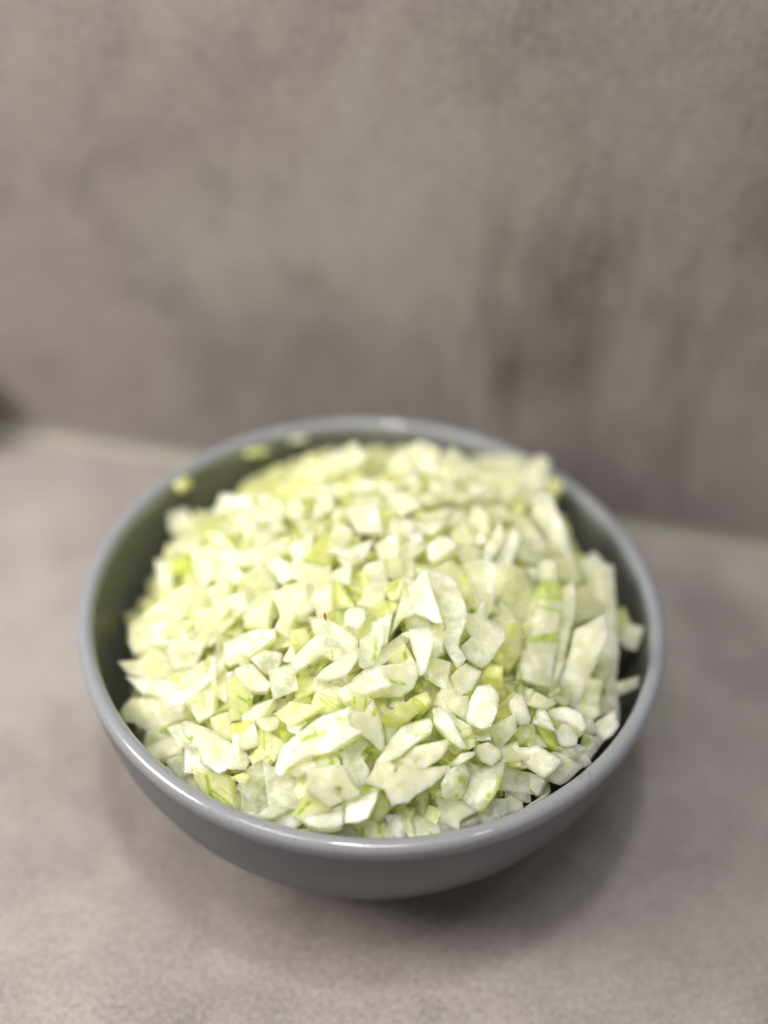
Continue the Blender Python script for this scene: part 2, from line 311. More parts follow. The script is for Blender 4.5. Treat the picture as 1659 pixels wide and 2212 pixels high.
('W',4,(-22.2,-8.5,77.2),(0.620,0.046,-0.281,0.731),(-2.5,1.3,-1.9,-2.5,3.2,-1.5,1.2,2.6),'','small white onion dice left of the upright pale onion strip'),
('P',4,(-27.7,-18,73.6),(0.575,0.150,-0.021,-0.804),(5,-1.5,3.9,4.3,-8,1.8,-0.8,-4.7),'','creamy onion piece left of the upright pale onion strip'),
('P',4,(-15.3,-16.3,76.8),(-0.695,-0.083,-0.073,0.710),(5.2,-1.1,2.1,2.3,-5,1.3,-2.3,-2.5),'','creamy onion piece left of the bright white nub'),
('W',4,(-8.2,-11.4,80),(0.333,0.192,0.318,-0.867),(1.8,-2.4,3.8,0.3,-0.5,3.1,-5.1,-1),'','small white onion piece right of the upright pale onion strip'),
('Y',4,(-0.7,-23.8,77.4),(-0.446,-0.027,-0.041,0.894),(4.3,-1.2,5.8,1.8,-4.8,2.2,-4.4,-0.7,-0.9,-2.5),'','yellow green onion piece right of the bright white nub'),
('Y',4,(1.6,-20.4,78.2),(-0.079,-0.145,-0.316,0.934),(4.6,-0.6,0.4,2,-2.8,1.2,-2.1,-2.4),'','small yellow green onion piece right of the bright white nub'),
('T',4,(-9.1,-41.5,74.1),(-0.144,-0.042,0.254,-0.956),(3.3,1.4,-2.8,1.7,-4.6,-1.5,4.1,-1.6),'','small translucent onion sliver right of the deep yellow sunken dice'),
('G',4,(-8.4,-43.9,72.4),(-0.074,-0.028,0.282,-0.956),(4.2,1.1,0.6,3.8,-4.6,0.7,-3.9,-2.1,3.6,-3.4),'0.11,2.4,-0.3,-1.5,1.3;0.10,0.9,-0.6,-2.1,0.7;0.43,-2.1,0.5,-3.7,-0.2','green veined onion dice right of the deep yellow sunken dice'),
('P',4,(-17.1,-8.5,77.9),(-0.194,-0.020,0.198,-0.961),(3,2.8,-4.8,2.5,-2.7,-3.6,4.5,-1.6),'','creamy piece left of the upright pale onion strip, left of the bright white nub'),
('P',4,(-27.7,-7.6,74.1),(-0.495,0.065,-0.200,0.843),(7.7,1.2,-1.4,4.7,-5,0.7,-3,-2.9,1.7,-4),'','creamy onion piece right of the blurred vivid green piece'),
('W',2.5,(11.6,-20.3,83.7),(-0.561,0.063,0.397,-0.723),(0.7,4.1,-1.9,4.2,-4.3,1.7,-7.1,-0.6,-8.1,-2.6,-3.6,-2.8,3.1,-2.8,6.2,-3.4,6.1,-2.1,4.8,0.7,4.1,3.7),'0.21,6.3,17.1,5.7,16.2;0.17,6.8,20.5,6.9,19.9;0.28,-16.3,-23,-16.9,-23.7;0.32,-45,-24.5,-45.1,-24.9;0.21,-37.3,-22.1,-37.3,-22.4','curled white onion flap with a lavender sheen at the middle of the heap'),
('T',3,(18.5,-23.4,80.7),(-0.616,-0.044,0.162,-0.770),(11,3.2,7.3,2.3,1.7,1.9,-1.9,1.7,-4.9,3.2,-8.7,2.8,-12.9,1.5,-11.9,-0.3,-10.8,-1.1,-7.7,-0.1,-5.3,-1,-3,-2.7,0,-3.9,2.5,-4,6.9,-3.8,10.5,-2.5,12.7,-0.1,14.3,2.9),'','long translucent onion sheet running down the middle behind the lavender flap'),
('T',3,(25.7,-25.9,78.8),(0.617,0.195,0.272,-0.712),(0.1,-3.7,1.4,-2.2,4.2,-4.1,6.7,-2.4,8.3,1.9,5.8,3.5,0.4,5.7,-2.7,5.3,-3.5,0.8,-6.7,1.6,-5.9,-0.3,-4.3,-1.8,-3.8,-4.2),'','broad star shaped translucent onion sheet right of the middle of the heap'),
('W',4,(11.9,-33,80.7),(0.692,0.045,-0.109,0.712),(0.8,2.7,-3.4,1.5,-7.5,0.8,-6.9,-0.5,-3,-1.7,1.1,-2.8,3.6,-2.6,5.4,-1.5,5.2,0.9,4.8,3.2),'','white tongue shaped onion piece hanging below the lavender flap'),
('W',5,(3.9,-40,76.4),(0.083,0.009,0.395,-0.915),(6.4,1.7,3.8,3.6,-3.2,4,-6.2,2.4,-7.7,-0.7,-7.6,-3.4,1.9,-3.7,4.9,-3,7.8,-0.9),'0.19,0.8,-0.7,-1.6,0.4,-4.2,1.2','long pale onion block with a thin green line below the tongue shaped piece'),
('G',4,(6.9,-33.9,77.1),(-0.135,-0.051,-0.328,0.934),(2.6,1.1,0,1.7,-3.6,1.8,-1.9,-3.3,2.9,-0.9),'0.28,-1.5,-1.1,-1.3,0.2;0.21,2.2,0.3,2.1,0.6','small yellow onion dice with green dots left of the tongue shaped piece'),
('W',3,(2.2,-28.9,80.2),(-0.571,-0.158,-0.224,0.774),(5.3,-0.7,2.1,2.4,-5.8,1,-1.6,-2.8),'','white onion piece above the tall slice with one green vein'),
('P',4,(4.8,-31.8,77.6),(0.442,-0.070,0.180,-0.876),(6.3,0.5,2.7,1.4,-5.3,1.3,-6.3,-1,2.6,-2),'','creamy onion sliver above the small green dotted dice'),
('P',4,(7.4,-22.6,80.3),(0.585,0.101,0.247,-0.766),(6.3,-1.2,1.4,0.1,-1.3,3.4,-6.2,-2.1),'','small creamy onion piece left of the lavender flap'),
('P',4,(10.6,-23.3,78.4),(-0.071,-0.002,0.443,-0.894),(2.3,2.4,-4.6,0.9,-0.6,-2.3,2.9,-1.1),'','small creamy onion piece below the lavender flap'),
('G',3,(5,-16.1,81.3),(-0.444,-0.025,-0.239,0.863),(2.1,-1.3,2.7,1,1.1,2.3,-2.4,1.3,-4.3,-0.6,0.9,-2.7),'0.09,-2.4,-0.9,0.8,-2.1;0.09,-2.3,-0.9,1.3,-0.9;0.09,-2.2,-0.7,1.5,0.2;0.09,-2.1,-0.6,1.5,1.1','small onion slice with a fan of grey green stripes above the lavender flap'),
('P',5,(19.6,-7.5,79.1),(0.205,0.230,-0.356,0.882),(-6.7,1.7,-1.8,-2.1,2.7,-2.4,5.8,2.5),'0.13,-1.7,-1.4,-2.3,-1.3','creamy onion sliver below the dice with pointed right end'),
('W',5,(26.2,-6.7,78.5),(-0.636,-0.174,0.090,-0.746),(-5.5,2.5,-6.1,-2.4,3.4,-4.1,4.8,-0.4,3.5,4.4),'','white onion dice below the tall pointed white onion piece'),
('P',4,(26.3,-14.9,77.8),(0.003,0.219,-0.251,0.943),(2.4,2.1,-3.8,1.9,-2.5,-2.6,3.9,-1.3),'0.15,3.3,-1,2.1,1.4','small creamy onion piece above the star shaped sheet'),
('W',5,(31.3,-6.5,77.8),(-0.597,-0.105,-0.051,0.794),(7.1,-0.4,1.1,1.9,-5.2,1.7,-3,-3),'','white onion sliver above the plump yellowish pointed chunk'),
('P',4,(31.7,-16.5,74.5),(0.452,-0.113,-0.120,0.877),(-3.9,1,-4.3,-1.6,5.3,-2.6,2.9,3.2),'','creamy onion piece below the plump yellowish pointed chunk'),
('Y',6,(32.7,-26.1,74.3),(-0.606,-0.012,-0.342,0.718),(-1.3,-2.2,4.8,-3.9,6,-0.7,5.5,1.7,2.3,2.9,-0.5,4,-5.5,2,-6.6,-0.6,-4.5,-3.1),'0.28,4.6,-3.4,5.7,-0.4,5.2,1.4','yellowish onion dice with a green lower tip left of the striped wedge'),
('Y',4,(28.9,-32.4,73),(-0.618,0.114,0.007,-0.778),(-1.2,3.3,-3.7,-1.2,0.7,-2.6,4.2,0.5),'','small yellow green onion dice below the green tipped yellow dice'),
('W',3,(21.5,-38.2,76.2),(-0.493,0.017,-0.336,0.803),(3,-0.4,3.9,1.6,0.7,3.2,-4.5,2.6,-3.5,-1.7,-0.9,-2.5,1.4,-2.9),'','kite shaped white onion slice below the star shaped sheet'),
('P',4,(15.7,-35.4,75.2),(-0.569,-0.024,0.261,-0.779),(-5.1,-0.4,0.8,-3.6,4.5,0.4,-0.2,3.5),'','creamy onion dice left of the kite shaped white onion slice'),
('P',4,(18.3,-41.3,73),(-0.696,-0.006,0.168,-0.698),(-1.2,3.5,-4.5,-0.8,-0.5,-2.8,6.1,-0.1),'','creamy onion piece below the kite shaped white onion slice'),
('Y',4,(3.2,-19.5,78.4),(-0.134,-0.170,-0.270,0.938),(3.7,1.4,-0.5,2.1,-3.3,0.5,-2.5,-1.5,2.5,-2.3),'','small yellow green onion piece below the striped fan slice'),
('P',4,(8.1,-8,80.9),(0.634,0.211,-0.234,0.707),(-2.6,1.7,-2.8,-1.6,2.6,-1.4,2.8,1.4),'','small creamy onion piece above the striped fan slice'),
('P',5,(4.5,-8.8,81),(0.478,0.169,-0.361,0.783),(-0.3,3.1,-2.7,0.9,-3,-1.5,1.8,-3.6,3.9,1.3),'0.11,-2.7,2.7,-2.3,0.2','creamy onion dice above the striped fan slice'),
('Y',4,(11.5,-6.1,78.6),(0.310,0.043,0.171,-0.934),(4.2,1.5,-1.4,0.6,-3.7,0.5,1.6,-2),'','small yellow green onion piece above the lavender flap'),
('Y',4,(29.5,-12.6,74.1),(0.311,0.172,-0.307,0.883),(-3.3,2.6,-2.1,-2.2,1.6,-2.6,3.9,2.2),'','small yellow green onion piece left of the plump yellowish pointed chunk'),
('Y',4,(23.2,-11.2,76.6),(0.630,0.206,-0.088,0.744),(-5.1,1.6,-3.7,-1.7,4.4,-1.5,4.4,1.7),'','yellow green onion sliver above the long translucent onion sheet'),
('P',4,(15.3,-26.9,76.3),(0.700,0.092,-0.195,0.681),(-5.2,1.5,-3.1,-2,4.8,-1.8,3.5,2.2),'','creamy onion sliver right of the tongue shaped piece'),
('P',4,(15.6,-20.1,77.5),(0.437,0.010,-0.182,0.881),(0.6,2.9,-4.8,-0.2,-0.1,-2.2,4.4,-0.7),'','small creamy onion piece left of the long translucent onion sheet'),
('S',9,(41.8,-20,73.4),(-0.639,0.003,-0.291,0.712),(-8.3,-3.7,-2.2,-3.8,4.7,-4.4,9.6,-4.7,13.1,-3.1,13.3,-0.2,12.5,3.8,10.6,3.9,5.2,3.7,-0.1,3.8,-7,3.1,-10.3,2.6,-13.2,1.9,-14.7,0.5,-13.2,-3.3),'1.28,-11.2,-3.2,-13.3,2.1;0.86,-9.2,-3.1,-11.1,2.4;0.24,-5.9,-3.6,-6.3,-0.6,-6.8,3.1;0.36,2.8,-4.1,1.2,-0.9,-1.5,3.9;0.43,3,-4.1,1.6,-0.4,0.2,4.1','thick upright onion wedge with bright green bands across it at the right'),
('P',5,(46.5,-17.7,69.8),(0.638,0.069,0.179,-0.746),(1.9,-1.2,10.8,-1.2,15.9,-0.7,10.5,1.1,2.5,1.4,-3.3,1.7,-10.3,1.9,-15.2,0.1,-12.9,-2.6),'','thin pale onion strip standing directly right of the striped wedge'),
('W',5,(50.5,-24.5,68),(-0.510,-0.226,-0.313,0.769),(-0.2,-3.2,5.8,-3,10.6,-3,10.3,3.7,5.4,3.5,-2,3.4,-9.4,3.3,-13.5,0.2,-7,-4.8),'0.17,11.2,-2.3,10.3,1.1','long straight creamy onion stick lying right of the striped wedge'),
('P',5,(52.6,-6,68.2),(0.282,-0.085,0.496,-0.817),(5.1,2.5,-4.8,4.2,-3.4,-4.4,3.1,-2.3),'','creamy onion dice left of the tall greyish white onion slab'),
('W',6,(59.4,-4.9,62.3),(0.679,0.245,0.063,0.689),(10,3.7,6,1.5,3.8,-0.1,-1.2,1.1,-6.7,3.4,-14.2,3.9,-18.7,0.7,-16.2,-2.8,-7.4,-3.9,2.3,-3.7,7,-3,17.9,-2.5,17,2.9),'','tall greyish white onion slab standing upright near the right inner wall'),
('W',5,(66.5,-4,56),(0.610,0.254,0.324,-0.677),(1.3,-2.9,3,-0.4,3.1,2.1,-3.3,3.1,-3.8,-2.2),'','little blurred onion cube alone near the right wall of the bowl'),
('Y',4,(64.7,0.1,57.5),(-0.606,-0.388,0.109,-0.686),(-5.4,0.5,0.1,-2.3,4,-0.2,1.5,2),'','small yellow green onion piece right of the tall greyish white onion slab'),
('P',3,(62.2,-21.6,56.6),(0.229,-0.111,0.324,-0.911),(5.4,0.5,2.6,1.7,-5.2,1.3,-6.6,-1.3,3.7,-2),'','flat pale onion sliver touching the right inner wall below the onion cube'),
('P',5,(53.3,-29.4,61.6),(0.570,0.349,0.376,-0.641),(4.5,-2.8,5.5,2.6,-4.9,2.3,-5.1,-2.1),'','creamy onion piece right of the curved white onion slice'),
('P',5,(49.2,6.9,68.8),(0.938,0.211,0.267,0.066),(-3.9,-3.4,5,-3.3,2.4,4.5,-3.5,2.2),'','creamy onion dice below the long blurred white onion stick'),
('W',5,(57.7,15.8,62.4),(0.040,-0.123,0.159,-0.979),(-0.7,3.3,-3.8,1,-2.4,-2.9,1.8,-2.3,5.3,0.7),'','white onion piece right of the long blurred white onion stick'),
('P',6,(35,-10,76.3),(0.415,0.461,-0.171,0.766),(3.8,4.3,-5.6,4,-8.9,0.4,-2.8,-6.5,5.5,-3.2,8,1.1),'','plump yellowish onion chunk with a pointed base left of the striped wedge'),
('P',5,(43.6,4.2,70.5),(-0.642,-0.216,-0.190,0.710),(4.2,-1.8,1.7,2.9,-3.2,1.9,-2.6,-3),'','creamy onion dice right of the plump yellowish pointed chunk'),
('P',4,(37.5,-18.5,70.7),(-0.640,-0.150,-0.419,0.627),(5.3,-0.1,2.1,1.3,-5.2,1.5,-2.3,-2.3),'','small creamy onion sliver left of the green banded wedge'),
('P',5,(53.2,1.4,64.9),(0.452,-0.187,0.242,-0.838),(0.7,2,-6.1,0.5,-1.4,-2.2,6.8,-0.3),'','small creamy onion sliver above the tall greyish white onion slab'),
('P',5,(60.9,-1.3,59.5),(-0.594,-0.045,-0.296,0.747),(-1.9,-1.3,6.1,-2.1,4.5,1.8,-1.3,2,-7.3,-0.6),'','creamy onion sliver above the tall greyish white onion slab'),
('W',7,(-52.3,-37.1,55.3),(0.031,-0.353,-0.408,0.842),(10.7,-0.3,9.9,1.2,5.5,1.4,5.1,2.3,1.2,4.1,-2.6,5.1,-7.5,2.8,-12.5,1.1,-14.1,-2.7,-6.9,-1.5,-4.8,-2.8,-0.8,-4.2,6.4,-4.5,10.4,-2),'0.21,9.1,-3,10,0.8;0.39,-2.8,4.3,-4.9,3.5,-7.5,2.8','thick rounded white onion chunk with green edge resting near the left rim'),
('P',4,(-48.3,-45,52.7),(-0.007,0.197,0.077,-0.977),(5.1,0.6,2.6,2.8,-3.1,2.1,-6.3,2.1,-5.2,-3.6,1.6,-2.3,5.7,-1.4),'','smooth shaded onion slab under the rounded chunk near the left rim'),
('P',4,(-49.9,-41.9,51.9),(-0.055,-0.242,-0.459,0.853),(4.6,1.5,0.3,1.6,-6.5,0.2,1.8,-2.9),'','small creamy onion sliver above the smooth shaded onion slab'),
('P',3,(-44.5,-50.1,51.1),(0.335,-0.044,-0.302,0.892),(-1.1,1.3,-4,-0.5,1.9,-1.7,3.3,1.2),'','small creamy onion sliver below the smooth shaded onion slab'),
('T',3,(-42,-51,53.1),(-0.383,-0.044,0.337,-0.859),(-2,2,-5.4,-0.9,-0.5,-0.8,2.8,-2.6,5,1.7),'','small translucent onion slip right of the smooth shaded onion slab'),
('T',2.5,(-38.5,-51.8,59.2),(0.456,-0.009,-0.206,0.866),(-1.2,4.1,-5.4,-1.7,-1.3,-0.7,2.5,-2.4,5.2,0.4),'','translucent onion sheet left of the broad white glistening onion slice'),
('W',4,(-34.9,-52,63.8),(-0.235,0.016,0.368,-0.900),(7.2,0.3,5,1,5.2,2.6,2.6,1.6,1.5,2.8,-0.6,4,-4.7,4.1,-5.9,2.1,-9.5,0.4,-9.5,-1.8,-8.2,-3,-4.2,-3.2,0.3,-3.5,3.4,-3.6,8.4,-2.6,9,-1.2),'0.32,5.4,0.8,5.1,0.2','broad white glistening onion slice sloping down at the front left'),
('G',4,(-33.7,-58.1,57.3),(0.310,-0.040,-0.433,0.846),(4.5,2.1,1.5,2.9,-0.4,3,-3,3.6,-7.6,1.2,-4,-2.6,-1.9,-4.3,0.4,-3.4,3.7,-2.1,7,-0.3),'0.28,3,-1.1,1,0.7,-1.4,2.8;0.11,-0.1,0.8,-3.2,0.5,-6,0.4;0.09,-1,1.8,-6.6,0.9;0.09,-1.7,-1,-4.8,-1.3;0.26,-2.2,3.1,-5.2,1.8','onion slice with one dark green vein and fine stripes against the front left rim'),
('W',3,(-38.2,-56.4,53.6),(0.313,-0.138,-0.260,0.903),(-2.4,1.5,-6.6,-0.3,1,-1.9,3.9,-1.3,4.2,2),'0.19,0.4,0.8,-1.1,1.1;0.17,-2.5,-0.3,-4,-0.3','small white onion sliver left of the slice with one dark green vein'),
('Y',3,(-27.1,-58.9,62.7),(-0.016,-0.067,-0.370,0.926),(-0.6,1.6,-2.1,-0.4,-0.3,-1.2,3,-0),'','small yellow green onion piece left of the shaded translucent onion sheet low'),
('P',4,(-38.4,-40.3,64.2),(0.921,0.272,-0.257,0.111),(-2.1,-3.7,2.4,-2.9,4.6,3.3,-4.8,3.3),'','creamy onion dice below the narrow white diagonal onion sliver'),
('P',4,(-33.1,-45.9,63.8),(-0.482,-0.125,0.362,-0.788),(-0.9,2.5,-5.1,-1,2.6,-3.1,3.3,1.7),'','creamy onion piece above the broad white glistening onion slice'),
('G',3,(-29.5,-42.2,69.8),(0.632,0.232,-0.337,0.658),(-1,2.6,-5.3,2.2,-5,0.2,-2.3,-2.7,0.7,-3.7,2.4,-2,5.6,0.4,5,2.8),'0.13,-0.7,-1.7,-1.4,-2.9;0.13,-3,0.1,-3.8,-1.2;0.19,0.6,0.2,-0.5,-1.7;0.21,0,-2.4,-1.9,-2.5;0.11,-0.9,-1.5,-1.4,-3.3;0.11,-0.2,-2.6,-0.8,-3.7','onion slice with short green dashes left of the deep yellow dice'),
('Y',3,(-28.6,-48.1,65.9),(0.236,0.191,0.371,-0.878),(3,-0.5,2.9,2,-2.8,1.2,-4.1,-0.4,1,-2.3),'','small yellow green onion piece below the slice with short green dashes'),
('T',4,(-26.9,-60.5,55.1),(0.839,0.405,0.060,-0.357),(0,-3.5,4.6,0.6,-1.2,3.4,-3.4,-0.5),'0.24,-3.9,0.3,-2,-0.7','translucent onion dice left of the shaded translucent onion sheet low'),
('T',4,(-24.7,-57.8,60.1),(-0.379,-0.263,-0.309,0.832),(4.4,3,-5.8,2,-2.5,-2.8,3.9,-2.4),'','translucent onion piece above the shaded translucent onion sheet low'),
('T',3,(-25.2,-63.8,54.7),(0.079,-0.089,-0.326,0.938),(1.2,1,-1.9,1.5,-4.3,-0.5,-0.6,-1.6,5.6,-0.1),'','small translucent onion slip left of the small glistening onion flake'),
('P',4,(-45.9,-34.1,60.5),(0.944,0.269,-0.047,-0.186),(-1,-4.5,4.7,-0.4,1.7,3.3,-5.5,1.7),'','creamy onion dice below the long pale onion sliver'),
('P',4,(-40,-34,64.4),(0.004,0.247,0.291,-0.924),(4.2,4,-4.3,1.9,-3.6,-1.8,3.6,-4.1),'','creamy onion dice left of the narrow white diagonal onion sliver'),
('P',4,(-43.4,-43.6,57),(-0.407,-0.044,0.257,-0.875),(-2.5,2,-3.7,-1.3,2.4,-2.3,3.9,1.7),'','small creamy onion piece right of the smooth shaded onion slab'),
('T',4,(-23.8,-59.2,58.1),(0.648,0.248,-0.294,0.657),(-5.7,3.5,-5.8,-0.2,-3,-3.8,-1.9,-3.2,4.1,-2.5,7.4,-0.5,5.1,2.7,0.1,3.6),'','shaded translucent onion sheet low against the front left rim'),
('T',3,(-17.5,-61.5,62.7),(-0.358,-0.091,0.258,-0.893),(-0.4,5,-5.4,0.5,-2.3,-4.7,8.1,-0.8),'0.19,-3.6,-0.9,-4.1,-3.2','translucent onion sheet above the small glistening onion flake'),
('V',3,(-11.7,-55.7,72.2),(-0.196,-0.197,-0.128,0.952),(9.3,3.3,7.6,2.8,5,2.2,1.8,2.1,-2.7,3.7,-4.9,3.6,-10.2,3.1,-11.5,3,-9.6,0.1,-10.8,-3.5,-4.5,-4.9,-1.9,-4.8,1.8,-4.2,5.2,-3.4,6.7,-3.4,8.1,-1.3,10.5,1.5),'0.17,-2.1,-3.2,-1.7,-1.7;0.41,1.6,-2.1,-1.7,-1.3,-3.6,-0.9;0.15,7.5,2.6,6.3,2.6;0.09,-7.6,-2.3,-9.4,-1;0.10,4.5,-1.9,4.3,-0.2','long white onion slice at the front with one vivid green splash in it'),
('W',4,(0.5,-52.6,76.1),(-0.377,-0.277,0.247,-0.848),(2.5,3.4,-0.5,2.6,-3.6,1.6,-6.6,0.7,-6.7,-0.4,-2.9,-2.4,0.8,-3.5,4,-3.7,2.8,-0.9,4.6,0.9,5.6,1.7),'0.36,25.6,1.8,25.5,1.5;0.26,0.6,-15.6,-0.7,-16.9,-2.4,-17.9;0.28,2,-3.3,1.1,-2.1;0.24,-14.7,-12.4,-15.2,-11.1','white wing shaped onion piece at the front right of the green splash'),
('G',4,(-1.3,-46.8,76),(-0.173,-0.260,0.434,-0.845),(0.8,2.4,-2.3,1.2,-2.3,-2.3,3.9,-1.2),'0.17,2.3,-0.5,0.9,1.7;0.17,-0.2,-1.5,-1.5,0.6','small green veined onion dice above the white wing shaped onion piece'),
('W',4,(-5.9,-65.2,69),(-0.151,-0.102,0.479,-0.859),(6.6,0.4,5.9,2.8,3.4,3.5,-0.7,4.7,-3,1.7,-1.9,1.3,-1.4,1.2,-0.3,0.7,0,-0,-0.4,-1,-1.4,-0.9,-1.8,0.1,-2,1.1,-3.3,1.4,-5.5,-0.8,-5.4,-1.6,-2.3,-3.5,0.2,-5.6,5.5,-3.5,7.9,-1.8),'0.41,-28.3,-3.8,-28.8,-4.2;0.28,-28.4,-3.9,-29.7,-5.6,-31.2,-7.3','white onion slice at the front with a small dark hole through it'),
('W',3,(-0.1,-66.8,65),(-0.292,-0.157,-0.157,0.930),(2.8,-2,4.9,0.5,2.6,2.2,-0.3,2.8,-0.9,2.3,-4.2,0.4,-5.3,-0.8,-1.3,-2.3,1.7,-3.2),'','flat white onion flap just right of and below the slice with the hole'),
('W',4,(-8,-67.6,61.2),(0.139,0.018,0.104,-0.985),(3.7,0.6,1.4,1.9,-1.9,2.5,-3.9,2,-5.1,-2.6,-1.3,-1.9,2.5,-1.7,4.8,-0.8),'','fuzzy white onion piece below the slice with the hole at the front rim'),
('G',4,(-11.8,-66,62.2),(-0.208,-0.170,-0.407,0.873),(4.1,-0.2,2.4,1.9,-4.8,2.2,-1.6,-3.8),'0.21,2.3,-0.1,-1.1,-1.3;0.24,-0.5,-1.1,-1.2,-1.3','green veined onion piece left of the fuzzy white onion piece'),
('G',4,(-13.6,-61.6,63.9),(0.713,0.093,-0.244,0.650),(-0.9,1.4,-2.9,0.3,-0.8,-1.8,2.1,-1,2.3,1.3),'0.30,1,-0.1,1,-0.6','small green veined onion piece left of the white slice with the hole'),
('G',4,(-8.2,-57.7,69.5),(0.074,-0.006,-0.216,0.974),(1.5,1.8,-3.6,1.2,-1.7,-2.4,3.8,-0.6),'0.37,2.4,0.1,2.2,-0.2;0.32,-1.3,0,-1,1.3','small green veined onion piece below the slice with the green splash'),
('P',4,(-13.4,-59,67.9),(0.232,0.088,0.170,-0.954),(2.3,1.5,-3.3,1.3,-2.8,-1.7,3.9,-1),'','small creamy onion piece below the slice with the green splash'),
('T',4,(-2.2,-57.4,69.3),(0.522,0.233,-0.148,0.807),(1.4,2.4,-0.7,2.7,-3.9,1.9,-6.4,0.5,-5.5,-1,-3.2,-2.8,1.2,-2.1,2.6,-4.7,5.4,-2.4,4.9,1.3,3.9,4.5),'0.21,3.1,2.9,3,1.9','translucent onion dice left of the deep yellow dice with green dot'),
('Y',3,(1.9,-53.6,65.9),(-0.296,-0.120,-0.460,0.829),(2.7,2.8,-2.1,1.4,-3,-1,2.3,-3.1),'0.43,0.4,-1.3,-0,-1','deep yellow onion dice with a green dot in the gap below the white wing'),
('W',5,(4.4,-60.5,69.2),(-0.596,-0.119,-0.248,0.755),(3.3,3,-2.6,1.9,-3.9,-1.5,3.2,-3.4),'','white onion dice below the deep yellow dice with green dot'),
('G',3,(1.4,-63,66.4),(0.020,-0.198,-0.345,0.917),(1.7,1,-1.7,0.5,-2.9,-0.1,0.7,-1.2,2.2,-0.2),'0.53,0.9,-0.6,0.1,-0.7','small green veined onion piece above the flat white onion flap'),
('Y',4,(4,-64.3,61.8),(0.515,0.336,0.327,-0.717),(2.9,1,-1.3,2.8,-4.6,-1.7,3.1,-2.1),'','small yellow green onion piece right of the flat white onion flap'),
('W',2.5,(-19.5,-65.5,59.7),(-0.169,-0.025,-0.366,0.915),(2.9,0.4,1,1.3,-1.4,1.1,-4.6,0.1,-2.1,-0.8,0.4,-1.6,3.6,-0.4),'','small glistening onion flake lying by the front rim left of the fuzzy piece'),
('T',3,(-22,-64.9,54.6),(0.137,-0.035,-0.371,0.918),(4.3,1.3,-9.4,0.6,-1.3,-1.6,6.5,-0.3),'','small translucent onion slip below the small glistening onion flake'),
('T',3,(-15.7,-65.8,57.7),(-0.205,-0.132,-0.284,0.927),(1.9,2.9,-3.4,1.6,-2.1,-2.7,3.6,-1.8),'','small translucent onion sheet right of the small glistening onion flake'),
('P',2,(-8.8,-67.9,56.9),(0.025,-0.153,0.243,-0.958),(-2.1,0.5,-4.8,-0.1,1.3,-0.5,5.5,0.1),'','small creamy onion sliver below the fuzzy white onion piece'),
('G',4,(3.4,-67,56.9),(-0.252,-0.046,-0.313,0.915),(3,2.5,-0.5,3.4,-2.9,0.5,-3.9,-2.5,4.1,-3.7),'0.26,2.4,-1.8,3.1,-0.3;0.32,-1.6,-1.2,-0.7,0.6;0.32,-1.4,-1.1,-0.7,0.7','green veined onion dice below the flat white onion flap'),
('T',4,(-4.9,-67.8,55),(0.000,-0.024,-0.184,0.983),(0.1,2.5,-6.3,1.4,-3.7,-3.1,9.7,-0.4),'','translucent onion sliver below the fuzzy white onion piece'),
('G',3,(-22.1,-54.5,67.6),(0.837,0.197,-0.199,0.471),(-0.2,1.8,-3.5,2.6,-4.5,0.6,-1.3,-1.2,-1.3,-3.3,0.2,-3.2,3.7,-2.8,3.8,1.4,3.2,3.9),'0.09,3.6,2.8,0,0.4;0.09,1.5,-0.7,-1,-1.7;0.07,3.1,3.6,0.1,1.6;0.11,-3.2,2.4,-1.9,2.1;0.19,-1.3,-0.9,-0.9,-1;0.09,0.4,-2.7,-1,-3.1','fan shaped onion slice with fine pale green veins at the front left'),
('P',3,(-21.8,-48.5,69.3),(0.115,-0.049,0.209,-0.970),(1.4,2,-1.8,1.2,-2.9,-1.6,3.3,-1.6),'','small creamy onion piece above the fan shaped onion slice'),
('Y',3,(-18.9,-47.6,65.6),(-0.219,0.091,0.314,-0.919),(3.2,1.4,-1.6,2.4,-3.4,-1.3,1.8,-2.5),'','small yellow green onion dice above the fan shaped onion slice'),
('P',3,(-15.8,-49.1,70),(-0.377,-0.022,-0.249,0.892),(2.2,-0.2,1.3,1.8,-2.8,1.2,-2.2,-1.6,1.7,-1.3),'','small creamy onion piece above the slice with the green splash'),
('Y',4,(-16.2,-46.8,71.8),(0.035,0.183,0.246,-0.951),(5.3,-0.5,1.6,3.2,-7.7,0,0.8,-2.7),'0.16,-1.9,1.4,-2.4,2.4','yellow green onion piece below the deep yellow sunken dice'),
('P',4,(-25.5,-44.8,68.5),(-0.126,-0.234,-0.094,0.960),(3.7,1.4,-1.4,2.6,-5.5,-1.3,3.2,-2.7),'','creamy onion piece right of the slice with short green dashes'),
('W',3,(-26.7,-51.1,66.3),(0.398,0.119,0.234,-0.879),(2.6,0.9,-1.4,3,-4.3,-1.9,3.2,-2),'','small white onion piece left of the fan shaped onion slice'),
('W',4,(9.2,-53.5,72.4),(0.321,0.087,0.175,-0.927),(8.2,-0.3,6.3,1.5,3,2.1,-0.3,1.7,-3.3,1.7,-5.1,2.1,-6.8,0.8,-7.4,-1.2,-4.4,-2.3,-0.9,-3.3,4,-2,6.4,-0.9),'0.24,-3.4,-2.5,-7.4,-1.3;0.15,-2.3,0.2,-5.1,1.7;0.21,-4.6,1.9,-4.9,2;0.13,-1.1,-1.3,-1.3,-1.3','topmost of the three stacked pale onion slices at the front middle'),
